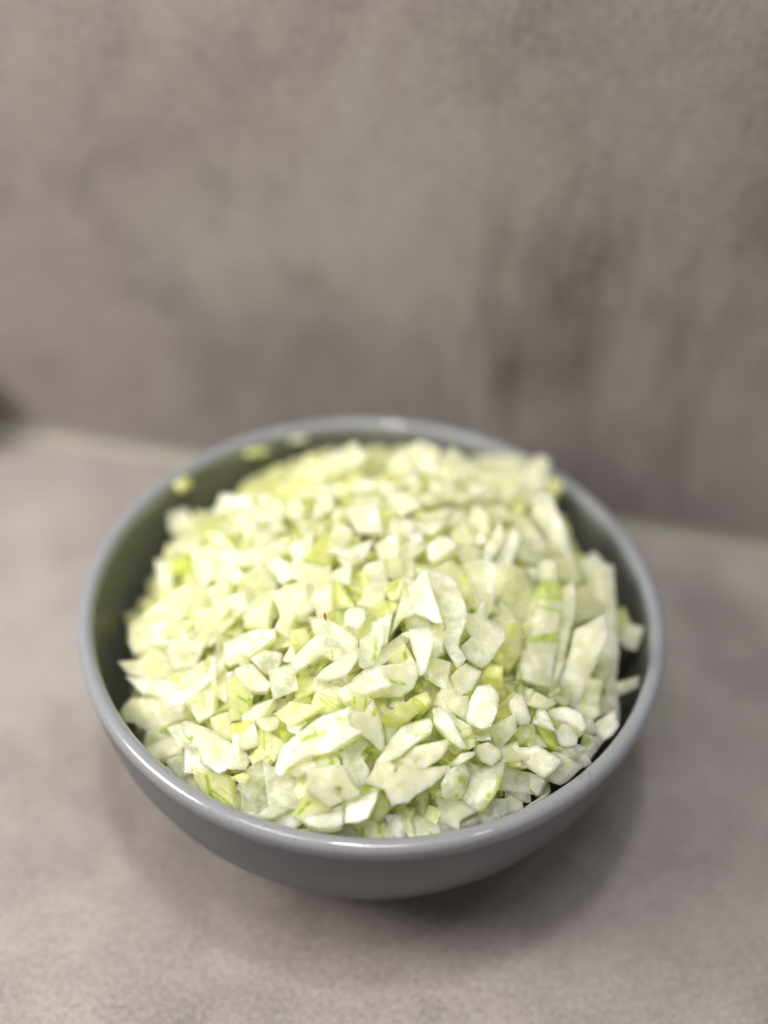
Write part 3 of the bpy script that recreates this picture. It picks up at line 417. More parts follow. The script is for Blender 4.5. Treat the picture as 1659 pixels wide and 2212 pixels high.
('P',4,(10.3,-56.5,69.8),(0.156,0.147,0.274,-0.938),(9.9,1.5,6.4,1.9,2.5,0.9,-2.4,3.1,-6.4,2.1,-8.3,0.8,-9.6,-1.3,-4.9,-1.9,-1.3,-2.4,1.4,-1,5,-1.2,7.6,-2.5),'0.19,-4.7,-1.6,-4.9,-1.7;0.15,2.4,0.6,2.2,0.4','middle one of the three stacked pale onion slices at the front middle'),
('W',5,(11,-61.9,68),(0.280,-0.013,0.339,-0.898),(6.4,-0.5,6.4,2.1,4.7,2.4,2.7,3.1,0.3,2.3,-3.5,2.4,-8.5,1.2,-9.8,0.4,-4.3,-1.7,-1.3,-4.1,0.9,-4.8,6.1,-2.7),'','lowest and whitest of the three stacked onion slices at the front middle'),
('W',4,(18.3,-50.6,74.5),(0.428,0.136,-0.207,0.869),(2.3,2.3,-2.2,1.7,-5.7,0.4,-6.5,-0.8,-0.9,-1.5,2.9,-2,4.8,-0.8,5.3,0.7),'','slanting white onion stick right of the three stacked slices'),
('G',4,(22,-50.1,72.9),(-0.451,-0.088,0.227,-0.859),(1.5,1.1,-4.2,1.7,-4.3,-0.2,-2.3,-1.3,0.6,-1.7,3.2,-0.2,5.5,0.6),'0.24,1.4,1.2,-1,1,-3.7,1.2','slanting onion slice with one green vein lying against the white stick'),
('Y',5,(9.3,-47.4,74.9),(0.332,-0.235,0.114,-0.907),(3.6,1,1.4,1.8,-2.4,1.2,-5.2,0.3,-3.1,-2.6,5.8,-1.7),'','yellow onion dice with a green corner above the three stacked slices'),
('Y',4,(12.6,-43.7,74.9),(0.100,-0.037,0.089,-0.990),(0.2,2.3,-1.9,0.7,-1.3,-2.3,3,-0.7),'0.28,2.3,-0.6,1,0.4,-0,2','small yellow green onion dice right of the yellow dice with green corner'),
('W',6,(26,-44.6,73.9),(0.572,0.180,0.141,-0.788),(4.3,-1.4,4.6,1.3,3.2,3.1,-0.6,3.5,-4.4,2.7,-6.2,-0.1,-4.7,-2.7,-0.1,-3.6,3.9,-2.7),'','big plump white onion chunk left of the white finger shaped stick'),
('T',4,(31.4,-47.5,70.2),(-0.410,-0.267,-0.411,0.769),(4.8,1.5,-1.5,2.3,-4.9,-0.4,1.6,-3.4),'','translucent onion piece below the white finger shaped onion stick'),
('W',5,(27.6,-54,69.9),(-0.109,-0.159,0.321,-0.927),(2.3,1,0.6,2.3,-1.9,2.2,-3.2,-0.5,-2.1,-1.9,1.1,-2.4,3.2,-0.7),'','wet glistening onion nugget above the slice with the green right edge'),
('W',4,(22,-56.4,71.2),(0.276,-0.003,0.239,-0.931),(2.3,1,-2.6,0.7,-2.9,-0.2,0.2,-1.1,2.9,-0.3),'','small white onion sliver left of the wet glistening onion nugget'),
('D',4,(20.7,-60.6,67.1),(-0.508,-0.132,-0.365,0.769),(4.1,-1.4,3.4,1.4,2.1,2.7,-1.3,2.3,-3.2,1.6,-4.8,-0.5,-2.1,-3.1,1.8,-3),'0.45,-1.4,0.2,-1.6,0.7;0.17,-1.3,1.2,-0.1,2.1;0.28,2.5,1.2,2.1,1.5','onion slice with two dark green dots left of the green edged slice'),
('E',4,(26.8,-58.9,65.1),(-0.430,-0.142,-0.124,0.883),(2.4,-2.4,5.5,-1.9,5.6,-0.7,5.5,3.5,1.5,3.7,-1.1,3.4,-5,1.9,-7.9,0.2,-4.6,-0.9,-2.3,-3.4,0.6,-3.3),'0.34,1.3,2.3,1.1,2.6;0.43,-3.3,2.1,-0.7,3.5,2,3.9,5.1,3.2','large onion slice with a bright green right edge at the front right'),
('W',4,(20.4,-63.3,60.5),(-0.116,0.002,0.358,-0.927),(3.2,0.7,2.2,2.9,-2.3,3.7,-2.1,1.5,-5.5,-1.8,-1.7,-2.9,1.7,-2.5,4.7,-1.6),'','white onion slice with a green lower edge lying by the front right rim'),
('T',3,(25.3,-64.2,58.2),(-0.199,0.004,-0.456,0.867),(4,0.7,-2.9,1.4,-3.1,-0.7,-1.3,-0.9,3.4,-0.6),'','small translucent onion slip right of the white slice with green lower edge'),
('W',5,(13.8,-63,57.8),(-0.705,-0.030,-0.002,0.708),(-0.1,-3.1,2.5,-2.1,6.1,-1.3,6.1,-0.1,4.6,4.1,0.1,3.1,-4.9,2.5,-6.5,1.5,-5,-1.1,-2.9,-3.6),'0.21,4.1,1.8,4.9,2','upright pale onion strip standing against the front rim below the stacked slices'),
('G',3,(10.1,-65.5,58.7),(-0.533,-0.096,0.148,-0.827),(-3.9,0.9,-4.4,-0.9,4.3,-1.5,4,1.5),'0.28,3.7,1.1,3.3,1.2','small green veined onion sliver left of the upright strip by the front rim'),
('T',4,(7.3,-67.2,59.3),(-0.548,-0.155,0.249,-0.784),(0.9,1,-2,3,-4.1,-1.9,2.1,-2.4,3.2,1.5),'','small translucent onion piece left of the upright strip by the front rim'),
('Y',3,(16.7,-59,62.1),(0.668,0.247,-0.114,0.692),(-2,1,-2.1,-1.9,3.5,-0.9,0.5,1.9),'','small yellow green onion piece left of the slice with two dark green dots'),
('Y',3,(19.5,-51.8,65.4),(0.311,-0.194,0.138,-0.920),(2.7,-0.2,1.3,2,-1.9,1.3,-4.2,-1.1,2.2,-1.7),'','small yellow green onion piece above the slice with two dark green dots'),
('P',3,(19.6,-52.4,69.4),(-0.251,-0.180,0.336,-0.890),(1,1,-1.4,1,-2.1,-1.1,2.4,-0.8),'','small creamy onion piece below the slanting green veined slice'),
('T',3,(28.7,-62.2,59),(0.587,0.131,0.249,-0.759),(2.9,0.3,0.1,2.6,-4,-0.4,1,-2.5),'','small translucent onion sheet left of the small white onion dice'),
('T',3,(31.2,-60.5,58.6),(-0.602,-0.278,0.262,-0.701),(-2.4,1.2,-2.3,-1.2,2.2,-2,2.5,1.9),'','small translucent onion sheet below the slice with bright green right edge'),
('P',4,(5.5,-50.4,71.8),(-0.577,-0.271,-0.202,0.744),(0.8,-1,3.8,0.2,0.9,1.2,-3.3,2,-2,-2.4),'','small creamy onion piece left of the topmost stacked slice'),
('P',4,(20.4,-44,73.6),(-0.340,-0.124,0.331,-0.872),(0.8,2,-4.1,1,-0.1,-3.6,3.4,0.6),'','small creamy onion dice above the slanting white onion stick'),
('P',4,(33.1,-50.9,65.9),(0.724,0.029,0.120,-0.679),(2.7,-1.5,2.7,2.4,-3.8,1.9,-1.6,-2.7),'','small creamy onion dice right of the wet glistening onion nugget'),
('T',3,(19.4,-65.8,57.2),(-0.073,-0.079,0.451,-0.886),(1.3,2.3,-3.2,-0.3,-0.7,-0.9,2.6,-1.7),'','small translucent onion sheet below the white slice with green lower edge'),
('P',4,(26.3,-47.3,68.8),(0.212,-0.019,-0.311,0.926),(0.3,2.3,-2.7,0.8,-1.6,-2.3,4,-0.6),'','small creamy onion piece right of the slanting green veined slice'),
('T',3,(24,-54.4,64.2),(0.685,0.148,-0.302,0.646),(-0.4,1.1,-2.7,0.3,0.8,-2.3,2.2,1.4),'','small translucent onion sheet above the slice with bright green right edge'),
('W',4,(34.9,-43.3,72.5),(-0.498,-0.236,0.184,-0.814),(1.2,2.1,-1.6,2,-3.1,1.3,-3.5,-1,-2.7,-1.7,0.2,-1.8,2.8,-2,4,-0.5,2.7,1.7),'','white finger shaped onion stick below the striped wedge'),
('P',5,(40.3,-37.8,69),(-0.026,-0.084,0.338,-0.937),(-1.2,1.6,-3.8,-0.5,1.6,-2.3,3.4,1.2),'','small creamy onion piece right of the white finger shaped onion stick'),
('W',3,(40.4,-42.6,69.3),(-0.436,-0.005,0.203,-0.877),(-4.3,-0.4,1.1,-1.8,2.6,-0.6,0.7,2.8),'0.26,1.2,1.5,1.2,1.3','small white onion piece above the vivid green onion wedge'),
('P',4,(37.3,-45.9,68.4),(0.414,-0.195,0.191,-0.869),(2.4,1.2,-0.9,2.2,-2.9,-0.9,1.4,-2.5),'0.26,2.2,0.9,1.8,1.2','small creamy onion dice left of the vivid green onion wedge'),
('W',4,(46.5,-40.6,67.5),(0.157,0.031,-0.089,0.983),(3.8,1.6,2.5,1.8,-0.6,1.4,-4.1,2.3,-4.7,0.6,-2.9,-2.2,-1.1,-2.8,2.1,-2.4,5,-0.3),'','curved white onion slice just below the end of the creamy stick'),
('Y',4,(41.8,-45.3,65.5),(-0.403,-0.188,0.230,-0.866),(1.5,1.2,-0.7,1.5,-3.3,0.2,-3.5,-1,2,-1.9,4,0.2),'0.75,1.7,-1.7,-2.9,-0.6;0.15,-0.8,1.1,-1.3,1.5','vivid green onion wedge beside the glassy piece at the right'),
('W',5,(46.4,-44.3,65.2),(-0.398,-0.207,0.298,-0.842),(-0.7,2.6,-1.9,1.3,-2.8,-0.8,-1.5,-2.2,1.5,-2,3.1,-0.7,2.4,1.7),'','glassy wet onion nugget right of the vivid green wedge'),
('T',4,(47.8,-45.7,62.7),(-0.139,0.071,-0.007,0.988),(-1.8,-1.2,3.9,-1.2,1.6,2.1,-3.7,0.2),'','small translucent onion sliver below the glassy wet onion nugget'),
('T',3,(52.4,-42.2,58.9),(-0.549,-0.046,-0.243,0.798),(1.3,-1.6,5.1,1,-3.7,2.9,-2.7,-2.5),'0.64,-2.7,-4.6,-1.9,-2.3,-1.1,-1.2,0.4,-1.5','small translucent onion sheet right of the glassy wet onion nugget'),
('W',6,(57.1,-36,58.7),(-0.417,-0.109,-0.223,0.874),(2.7,-1.5,3.4,1.3,0.5,2.3,-2.6,2,-4.8,-1.2,0.7,-2.9),'','pale onion cube leaning against the right front rim'),
('T',4,(52.9,-37.1,60.8),(0.596,0.201,-0.078,0.774),(-1.9,1.6,-2.2,-1.4,1.8,-1.3,2.4,1.1),'','small translucent onion piece left of the pale cube by the right rim'),
('W',5,(39.1,-52,65.9),(0.184,0.061,-0.301,0.934),(4.1,1.1,1.2,2.6,-1.3,2.9,-3,3.1,-4.4,0.5,-5.1,-2.3,-2.3,-2.8,1.2,-3.1,2.9,-1.8,6.8,-0.2),'','big plain white onion slab sloping towards the right front rim'),
('W',6,(45.2,-51.6,60.6),(0.230,-0.113,0.493,-0.832),(3.6,0.2,1.1,2.4,-1,2.3,-6.3,0.5,-3,-2.8,1.3,-1.9,4.5,-0.8),'','flat clean white onion dice resting on the right front rim'),
('Y',3,(34,-52.9,65.8),(-0.071,-0.018,0.185,-0.980),(1.7,1.2,-3,0.6,-0.6,-1.3,1.9,-0.5),'','small yellow green onion piece left of the big plain white onion slab'),
('T',4,(35.6,-55,61.6),(0.017,0.181,-0.345,0.921),(6.8,-2.8,5.6,2.8,-5.4,2.2,-7,-2.2),'','translucent onion sliver left of the thin torn onion membrane'),
('T',0.8,(39.2,-55.1,61.7),(0.673,0.264,-0.177,0.668),(-1.4,1.4,-3,-0.6,0.8,-1.9,1.7,-0.6,1.9,1.7),'','thin torn onion membrane curling beside the dark gap at the front right rim'),
('T',3,(35.1,-56.7,59.6),(0.084,0.048,-0.408,0.908),(2.6,1.8,-3.6,1.6,-2.4,-2,3.4,-1.4),'','small translucent onion slip above the small white onion dice'),
('W',4,(34,-59.8,58.5),(-0.258,-0.178,-0.310,0.898),(2.8,-0.2,2,1.1,-1.8,1.6,-2.5,0.2,-0.6,-2.7),'','small white onion dice wedged against the front right rim'),
('P',2,(40,-57.3,58.7),(0.324,-0.105,0.200,-0.918),(1.1,0.6,-2.6,0.5,-3.9,-0.3,4.9,-0.1),'','small creamy onion sliver below the thin torn onion membrane'),
('T',3,(44.5,-48.1,62.8),(-0.149,-0.042,0.359,-0.920),(1.9,0.3,-1.3,1,-2.4,-0.8,1.8,-0.5),'','small translucent onion slip above the flat clean white onion dice'),
('T',4,(50,-45.6,59),(0.147,0.005,-0.295,0.944),(2.1,1,-1.9,1.6,-3.1,0.1,-0.2,-2.7,3.1,0.2),'','small translucent onion piece right of the flat clean white onion dice'),
('Y',3,(35.3,-44.6,64.1),(-0.406,-0.238,-0.101,0.877),(3,-1.8,1.2,2,-1.3,1.6,-3,-1.7),'','small yellow green onion piece below the white finger shaped onion stick'),
('P',4,(38.7,-47.2,66.4),(0.005,-0.104,0.224,-0.969),(2.3,-0.3,1.5,1.3,-3.1,0.9,-0.6,-2),'','small creamy onion piece left of the vivid green onion wedge'),
('P',5,(53.3,-30.6,60.3),(-0.628,0.027,-0.148,0.764),(3.3,-3.2,4,1.2,1.4,3,-4.6,2,-4,-2.7),'','creamy onion piece above the pale cube by the right rim'),
('P',4,(56.7,-29.7,58.2),(-0.864,-0.371,-0.141,-0.310),(-3.3,-0.9,-1.5,-1.5,3.1,-2.9,2.3,2.5,-0.9,2.3),'','small creamy onion dice above the pale cube by the right rim'),
('P',4,(60.3,-26.5,55.3),(-0.473,-0.234,0.182,-0.830),(-1.3,0.9,-4.2,0.2,1.9,-2.3,3.5,1.8),'','small creamy onion piece below the flat pale onion sliver'),
('Y',3,(41.7,-53,56.1),(0.437,0.122,0.080,-0.887),(1.7,0.7,-0.7,1.5,-3.1,-0.9,2.4,-1.2),'','small yellow green onion piece below the thin torn onion membrane'),
('W',6,(45.6,18.2,70.8),(-0.533,-0.158,0.325,-0.765),(6.3,3,-1.8,2.1,-12.8,2.3,-13.9,-2.2,0.5,-3.7,10.2,-3.3,11.4,1.7),'','long blurred white onion stick along the back right edge of the heap'),
('W',6,(43.8,47.3,65.3),(0.626,0.044,0.210,-0.749),(4.7,-2.6,6.7,0.8,3.6,3.7,-6.7,2.6,-6.6,-1,-1.6,-3.5),'','blurred white onion piece at the back right top above the long stick'),
('Y',5,(48.5,43.4,64.7),(-0.625,0.020,-0.057,0.779),(3,-2,3.5,1.3,-2.4,2.7,-4.1,-2),'','small yellow green onion piece right of the blurred white onion piece'),
('W',5,(56.5,13.8,64),(0.532,-0.049,0.064,-0.843),(5.9,1.6,-2.6,2.8,-5.8,-1.2,2.5,-3.2),'','white onion piece above the tall greyish white onion slab'),
('P',6,(8.8,42.8,72.6),(0.019,-0.149,-0.214,0.965),(7.2,1.6,1.8,4.6,-6.2,4.8,-7.3,-2.5,-1.5,-5.7,6.1,-2.8),'','blurred creamy onion lump at the very back of the heap'),
('P',5,(21.2,35.2,74.1),(-0.939,-0.262,-0.182,0.128),(-6.4,-2.9,-0.6,-5.4,6.3,-2.5,6.2,4.4,-5.5,6.2),'','big creamy onion dice right of the blurred creamy onion lump'),
('P',5,(35.1,54.1,61.8),(-0.061,0.096,-0.285,0.952),(3.5,3.6,-5.1,3.2,-7.7,-3.9,9.3,-2.8),'','big creamy onion piece left of the blurred white onion piece'),
('P',6,(34.2,33,71.1),(0.041,0.031,-0.466,0.883),(4.1,6.7,-8.2,2.2,-4.3,-5.1,8.5,-3.8),'','big creamy onion piece above the tall pointed white onion piece'),
('P',6,(-11.9,36.4,74.3),(0.188,0.121,0.089,-0.971),(8.7,0.9,2.8,3.4,-4.5,3.2,-8.3,1.2,-7.2,-5.2,8.5,-3.6),'','broad blurred pale yellow onion slab at the back left top of the heap'),
('W',4,(-4.1,23.7,78.8),(-0.020,0.189,0.169,-0.967),(3.5,1.9,-4,1.6,-2.4,-1.9,3,-1.6),'','small white onion piece right of the broad blurred pale yellow onion slab'),
('W',4,(1.7,21.8,79.6),(-0.970,-0.202,-0.099,0.092),(-2,-1.4,1.4,-2.6,3.2,0.8,-0,2.5,-2.6,0.7),'','small white onion dice below the blurred creamy onion lump'),
('W',4,(9,26.5,77.9),(0.356,0.216,-0.224,0.881),(-2.7,2.4,-2.2,-1.7,1.2,-2.2,3.8,1.4),'','small white onion piece below the blurred creamy onion lump'),
('P',5,(4.7,38.6,73.8),(0.017,-0.068,-0.138,0.988),(3.3,1.3,0.3,3.7,-3.8,1.5,-2.7,-3.4,3,-3.1),'','creamy onion dice left of the blurred creamy onion lump'),
('W',4,(-13.7,17.6,78.7),(-0.604,-0.045,-0.192,0.772),(7.4,-1.3,2,2.7,-5.5,1.2,-3.8,-2.6),'','white onion sliver below the broad blurred pale yellow onion slab'),
('P',4,(-21.6,16.2,76),(0.634,0.011,-0.144,0.760),(-2.1,2.2,-5.1,-0.9,0.5,-2.7,4.7,-0.2,2,1.8),'','creamy onion piece below the broad blurred pale yellow onion slab'),
('W',5,(-3,7.8,81.4),(0.248,0.134,-0.213,0.936),(-0.4,4.1,-6.1,0.4,0.4,-5.5,6.2,1),'','white onion dice below the broad blurred pale yellow onion slab'),
('W',4,(6.3,6.2,81.1),(-0.299,0.035,-0.062,0.952),(4.8,0.5,0.8,3.1,-3,2.1,-3.8,-1.6,1.1,-3.9),'','white onion dice left of the dice with pointed right end'),
('P',4,(2.7,-2,81.2),(0.055,0.210,0.206,-0.954),(3.6,-2.4,2.5,2.2,-2.6,3.4,-3.6,-3.2),'','creamy onion dice left of the dice with pointed right end'),
('W',4,(-5.2,-3.9,80.7),(-0.352,-0.024,-0.040,0.935),(5,1.9,-1.3,2.9,-7.4,-1,3.6,-3.6),'','white onion piece above the upright pale onion strip'),
('W',4,(-18.2,-0.7,78.6),(0.466,0.093,0.248,-0.844),(4.2,1.7,-1.3,2.2,-5.3,-0.7,2.4,-3.1),'','white onion piece right of the blurred vivid green piece'),
('Y',4,(-13,-0.7,78.3),(0.573,-0.102,0.200,-0.789),(3.4,3.8,-3.6,1.8,-5.6,-2.1,5.7,-3.3),'','yellow green onion piece above the upright pale onion strip'),
('P',4,(-8.9,3.3,79.7),(-0.693,0.011,0.033,0.720),(4.5,-2.9,4.6,1.6,-1.8,3.1,-7.2,-1.7),'','creamy onion piece above the upright pale onion strip'),
('W',4,(10,1.9,81.7),(0.143,0.015,-0.120,0.982),(-0.5,2.1,-2.1,0.3,-0.5,-2.4,3.1,0.1),'','small white onion dice left of the dice with pointed right end'),
('P',4,(8.3,-1.1,80.4),(0.143,0.075,0.171,-0.972),(2.9,1.9,-0.7,2.4,-4.4,0.4,-1,-2.9,3.1,-1.7),'','small creamy onion piece left of the dice with pointed right end'),
('Y',4,(-9.9,24.1,76.5),(0.181,0.069,0.230,-0.954),(3.1,1,-0.4,3,-4.5,-0.8,1.7,-3.1),'','small yellow green onion dice below the broad blurred pale yellow onion slab'),
('P',4,(-18.6,24.8,75.1),(0.992,0.064,-0.075,-0.077),(-2.8,-3.1,4.1,-2.6,2,3.9,-3.3,1.8),'','creamy onion dice left of the broad blurred pale yellow onion slab'),
('P',4,(-3.1,17.5,79),(-0.015,0.067,0.122,-0.990),(4.7,2.4,-5.8,1.4,-1.7,-2,2.8,-2.1),'','creamy onion sliver below the broad blurred pale yellow onion slab'),
('P',4,(5.7,17.1,79.3),(-0.249,-0.040,-0.222,0.942),(5.1,3.5,-4.9,3.1,-2.7,-2.5,2.4,-4.1),'','creamy onion dice below the blurred creamy onion lump'),
('P',4,(-16.4,8,77.4),(0.151,-0.151,0.157,-0.964),(3.4,2.2,-2.6,2.2,-4.7,-1.9,3.8,-2.5),'','creamy piece above the upright pale onion strip, below the broad blurred pale yellow onion slab'),
('P',4,(-9.1,12.7,78.4),(-0.214,-0.094,0.144,-0.961),(1.8,2.8,-4.3,0.7,-0.4,-2.5,2.9,-1.1),'','small creamy onion piece below the broad blurred pale yellow onion slab'),
('P',4,(13.1,19.9,78.9),(-0.199,0.101,-0.263,0.939),(3.3,0.7,0.6,1.8,-4.4,1,-1.7,-2.2,2.3,-1.3),'','small creamy onion piece below the blurred creamy onion lump'),
('P',4,(14.5,12.4,80),(-0.198,0.014,-0.005,0.980),(2.2,2.1,-2.3,1.9,-5.5,-1.9,5.6,-1.9),'','creamy onion sliver above the dice with pointed right end'),
('W',5,(15.5,-1.6,82),(0.356,0.099,0.116,-0.922),(3.9,-0.2,4.2,1.4,0.4,2.4,-3.9,2.8,-3.8,-0.5,-2.5,-3.1,1.7,-2.7),'','pale onion dice with a pointed right end above the lavender flap'),
('P',4,(12.6,8,79.9),(-0.098,0.010,-0.151,0.984),(3.9,1,-1.4,2.5,-5.9,-1.3,3.4,-2.1),'','creamy onion piece above the dice with pointed right end'),
('P',5,(25.7,13.7,77.8),(-0.673,0.100,0.166,-0.714),(-2.3,5.1,-5.6,-2.7,1.5,-3,6.5,0.4),'','creamy onion piece above the tall pointed white onion piece'),
('W',5,(29.1,2.8,79.1),(0.583,0.041,0.154,-0.796),(5.3,-0.8,6.8,1,3.2,0.9,-1.8,1.9,-5.2,1.7,-8.1,-1.1,-2.9,-1.4,2.8,-2.2),'','tall pointed white onion piece on the right slope behind the star shaped sheet'),
('W',5,(33,3.4,77.3),(0.539,0.152,0.233,-0.795),(7.4,-2.2,4.6,2.6,-5.1,1.3,-6.9,-1.6),'','white onion sliver right of the tall pointed white onion piece'),
('P',4,(21.7,6.7,78.8),(-0.296,-0.202,0.202,-0.912),(-0.5,3.2,-4.9,-1.2,2.4,-3.1,2.9,1.2),'','small creamy onion dice right of the dice with pointed right end'),
('W',4,(26,5.6,79.2),(-0.788,-0.206,-0.119,0.567),(1.6,-1.5,1.4,1.4,-1.3,1.3,-1.8,-1.2),'','small white onion dice left of the tall pointed white onion piece'),
('P',4,(22.8,-0.2,79.4),(0.080,0.004,0.345,-0.935),(2.3,2,-2,1.7,-3.8,-0.3,-0,-2.5,3.4,-0.8),'','small creamy onion piece left of the tall pointed white onion piece'),
('P',5,(38.7,16.2,72.7),(-0.419,-0.186,0.116,-0.881),(0.4,2.8,-3.4,2.8,-5.8,-3,3.1,-2.7,5.8,0.3),'','creamy onion piece left of the long blurred white onion stick'),
('P',5,(40,8.9,72.5),(-0.223,0.127,-0.152,0.955),(5.7,1.2,0.5,3.3,-5.1,1.4,-4.8,-2.4,3.7,-3.3),'','creamy onion piece right of the tall pointed white onion piece'),
('P',4,(27.5,29,73.7),(-0.295,-0.161,0.129,-0.933),(-2.6,3.7,-3.8,-1.3,0.5,-3.7,5.9,1.2),'','creamy onion dice above the tall pointed white onion piece'),
('P',4,(33.3,32.4,71.4),(0.633,0.080,0.102,-0.763),(3.2,-2,4,2.2,-1.4,3.8,-5,-0,-0.7,-4),'','creamy onion dice left of the blurred white onion piece'),
('P',5,(40.1,46,62.7),(-0.707,-0.079,-0.097,0.696),(5.2,-2.3,4.2,1.8,-0.9,3.8,-5,2,-3.5,-5.1),'','creamy onion dice above the long blurred white onion stick'),
('P',4,(32.1,21,74.4),(-0.314,-0.079,0.014,-0.946),(0.9,1.9,-3,1.7,-3.5,-1.5,1.5,-2.4,4.2,0.6),'','small creamy onion piece above the tall pointed white onion piece'),
('W',5,(19.2,35.3,74),(-0.387,0.060,-0.076,0.917),(3.1,4.1,-4.6,1.6,-2.6,-2.6,4.1,-3.1),'','white onion dice right of the blurred creamy onion lump'),
('P',4,(16.2,26.4,76.2),(0.361,0.129,-0.089,0.919),(1.8,2.8,-3.1,1.9,-3.7,-1.5,0.4,-2.4,4.8,-0.9),'','creamy onion piece below the blurred creamy onion lump'),
('P',4,(21.5,24.1,75.8),(0.126,0.292,-0.345,0.883),(3,2.5,-4.7,1.6,-2.2,-2.4,3.8,-1.7),'','creamy piece above the dice with pointed right end, above the tall pointed white onion piece'),
('P',4,(20.8,14.6,77.6),(-0.456,0.060,-0.106,0.881),(4.7,-0.8,-0.2,3.6,-3.1,-0.1,-1.4,-2.7),'','small creamy onion dice above the dice with pointed right end'),
('P',5,(-54.4,32,54.4),(-0.531,0.082,0.121,-0.834),(-1.7,4.2,-5.3,1.8,-3.8,-3.4,0.4,-2.8,4.4,-2.8,5.9,2.9),'','blurred pale onion piece sticking up at the back left edge of the heap'),
('W',5,(-38.8,25.7,67.9),(0.005,0.175,0.197,-0.965),(6.5,2.7,-4,2.2,-6.4,-1.1,3.9,-3.8),'','white onion piece above the blurred vivid green piece'),
('W',4,(-29.8,22.4,72.9),(-0.453,-0.105,0.199,-0.863),(-2.1,1.4,-1.8,-1.4,1.7,-1.7,2.1,1.6),'','small white onion dice right of the blurred vivid green piece'),
('G',5,(-40.6,8.9,70.2),(0.290,-0.033,-0.280,0.915),(1.2,1.7,-3.8,1.4,-4.8,-1.3,2,-1.9,5.4,0.2),'','blurred vivid green onion piece at the back left of the heap'),
('W',4,(-35.8,15,71.8),(-0.183,-0.336,-0.302,0.873),(2.8,-0,0.1,1.8,-2.4,0.4,-0.5,-2.1),'','small white onion dice right of the blurred pale onion piece sticking up'),
('P',4,(-37.8,13,70.7),(0.117,-0.072,-0.102,0.985),(1.6,1.4,-2.2,1.4,-3.7,-1.5,4.3,-1.1),'','small creamy onion sliver right of the blurred vivid green piece'),
('P',4,(-50.4,15.6,61.9),(0.072,-0.162,-0.047,0.983),(3.9,2.8,-5.4,2.7,-2.1,-4.1,3.7,-1.5),'','creamy onion piece below the blurred pale onion piece sticking up'),
('P',4,(-25.9,0.3,75.8),(0.289,0.093,0.084,-0.949),(5.2,2,-4.3,2.5,-3,-2,2.1,-2.6),'','creamy piece right of the blurred vivid green piece, left of the upright pale onion strip'),
('W',4,(-24.4,-5,76.7),(-0.133,-0.137,-0.222,0.956),(1.2,2.5,-2.9,0.8,-1.1,-2.1,2.8,-1.2),'','small white onion dice above the large smooth whitish onion strip'),
('P',4,(-36.6,2.1,71.3),(0.148,-0.025,-0.246,0.958),(-0.6,3.8,-4.9,-0.9,-0.1,-2.8,5.6,-0.3),'','creamy onion piece right of the blurred pale onion piece sticking up'),
('P',4,(-32.8,11.3,72.5),(-0.695,0.009,0.232,-0.680),(-3.7,1.4,-1.7,-2.3,3.1,-1.7,2.3,2.5),'','small creamy onion piece right of the blurred vivid green piece'),
('W',4,(-25.4,9.4,76.2),(0.984,0.153,-0.038,0.078),(-1.3,-2.1,2.1,-1.3,1.3,2.1,-2.1,1.3),'','small white onion dice above the upright pale onion strip'),
('P',4,(-28.3,6,74.8),(-0.408,0.072,-0.144,0.899),(4.2,2.5,-2.3,2.6,-3.8,-1,1.9,-4),'','creamy onion dice right of the blurred vivid green piece'),
('P',4,(-43.8,6,66.7),(0.344,0.095,0.279,-0.891),(4,0.8,0.2,3.8,-3,1.2,-3.5,-2.1,2.2,-3.5),'','creamy onion dice below the blurred pale onion piece sticking up'),
('P',4,(-31.2,0.8,73.1),(0.209,0.066,0.186,-0.958),(4.5,1,-2.1,3.8,-3.6,-2.1,1.2,-2.7),'','creamy onion dice right of the blurred pale onion piece sticking up'),
('P',4,(-27.9,17.9,73.1),(-0.110,-0.140,-0.341,0.923),(4.4,1.1,0.2,2.8,-4.1,1.7,-2.8,-2.8,2.3,-2.6),'','creamy onion piece left of the broad blurred pale yellow onion slab'),
('P',4,(-34.4,20.7,69.9),(-0.188,0.166,0.294,-0.922),(1.8,2.6,-5.3,1,-0.9,-2.9,4.4,-0.8),'','creamy onion piece above the bright white nub'),
('T',2.6,(24.1,24.3,77.5),(0.259,0.052,0.153,-0.952),(-3.6,0.9,-5.4,-0.9,5.4,-0.8,3.7,0.8),'','small translucent onion slip above the tall pointed white onion piece'),
('P',2.6,(-29.7,-34,72.7),(-0.474,-0.035,0.481,-0.736),(-2.9,1,-2.3,-1,2.1,-1,3.1,0.9),'','small creamy onion sliver below the large smooth whitish onion strip'),
('T',2.6,(-29.1,-52.6,66),(-0.638,-0.051,0.313,-0.702),(2.7,-1,3.1,0.7,-2,0.9,-3.8,-0.6),'','small translucent onion slip right of the broad white glistening onion slice'),
('P',2.6,(-0.7,-43.2,76.7),(-0.564,0.006,0.314,-0.764),(3.4,-0.6,2.5,0.6,-2.4,0.6,-3.5,-0.6),'','small creamy onion sliver left of the long pale onion block'),
('P',2.6,(24.9,-20.2,79.5),(-0.478,-0.061,-0.259,0.837),(-2.5,0.7,-3.7,-0.6,3.4,-0.6,2.8,0.5),'','small creamy onion sliver above the star shaped sheet'),
('P',2.6,(9.3,-14.8,82.3),(-0.390,-0.074,-0.024,-0.917),(-2.4,1.1,-3.6,-1,3.6,-1,2.4,0.9),'','small creamy onion sliver above the lavender flap'),
('P',2.6,(-44.2,-23.1,67.5),(-0.459,-0.071,0.294,-0.836),(-3.1,0.7,-4.9,-0.4,3.2,-0.6,4.8,0.4),'','small creamy onion sliver right of the yellowish chunk on the left side'),
('P',2.6,(18.5,29.5,77.1),(0.632,0.020,0.025,-0.774),(-5.3,0.8,-4,-0.9,4.8,-0.7,4.5,0.9),'','small creamy onion sliver right of the blurred creamy onion lump'),
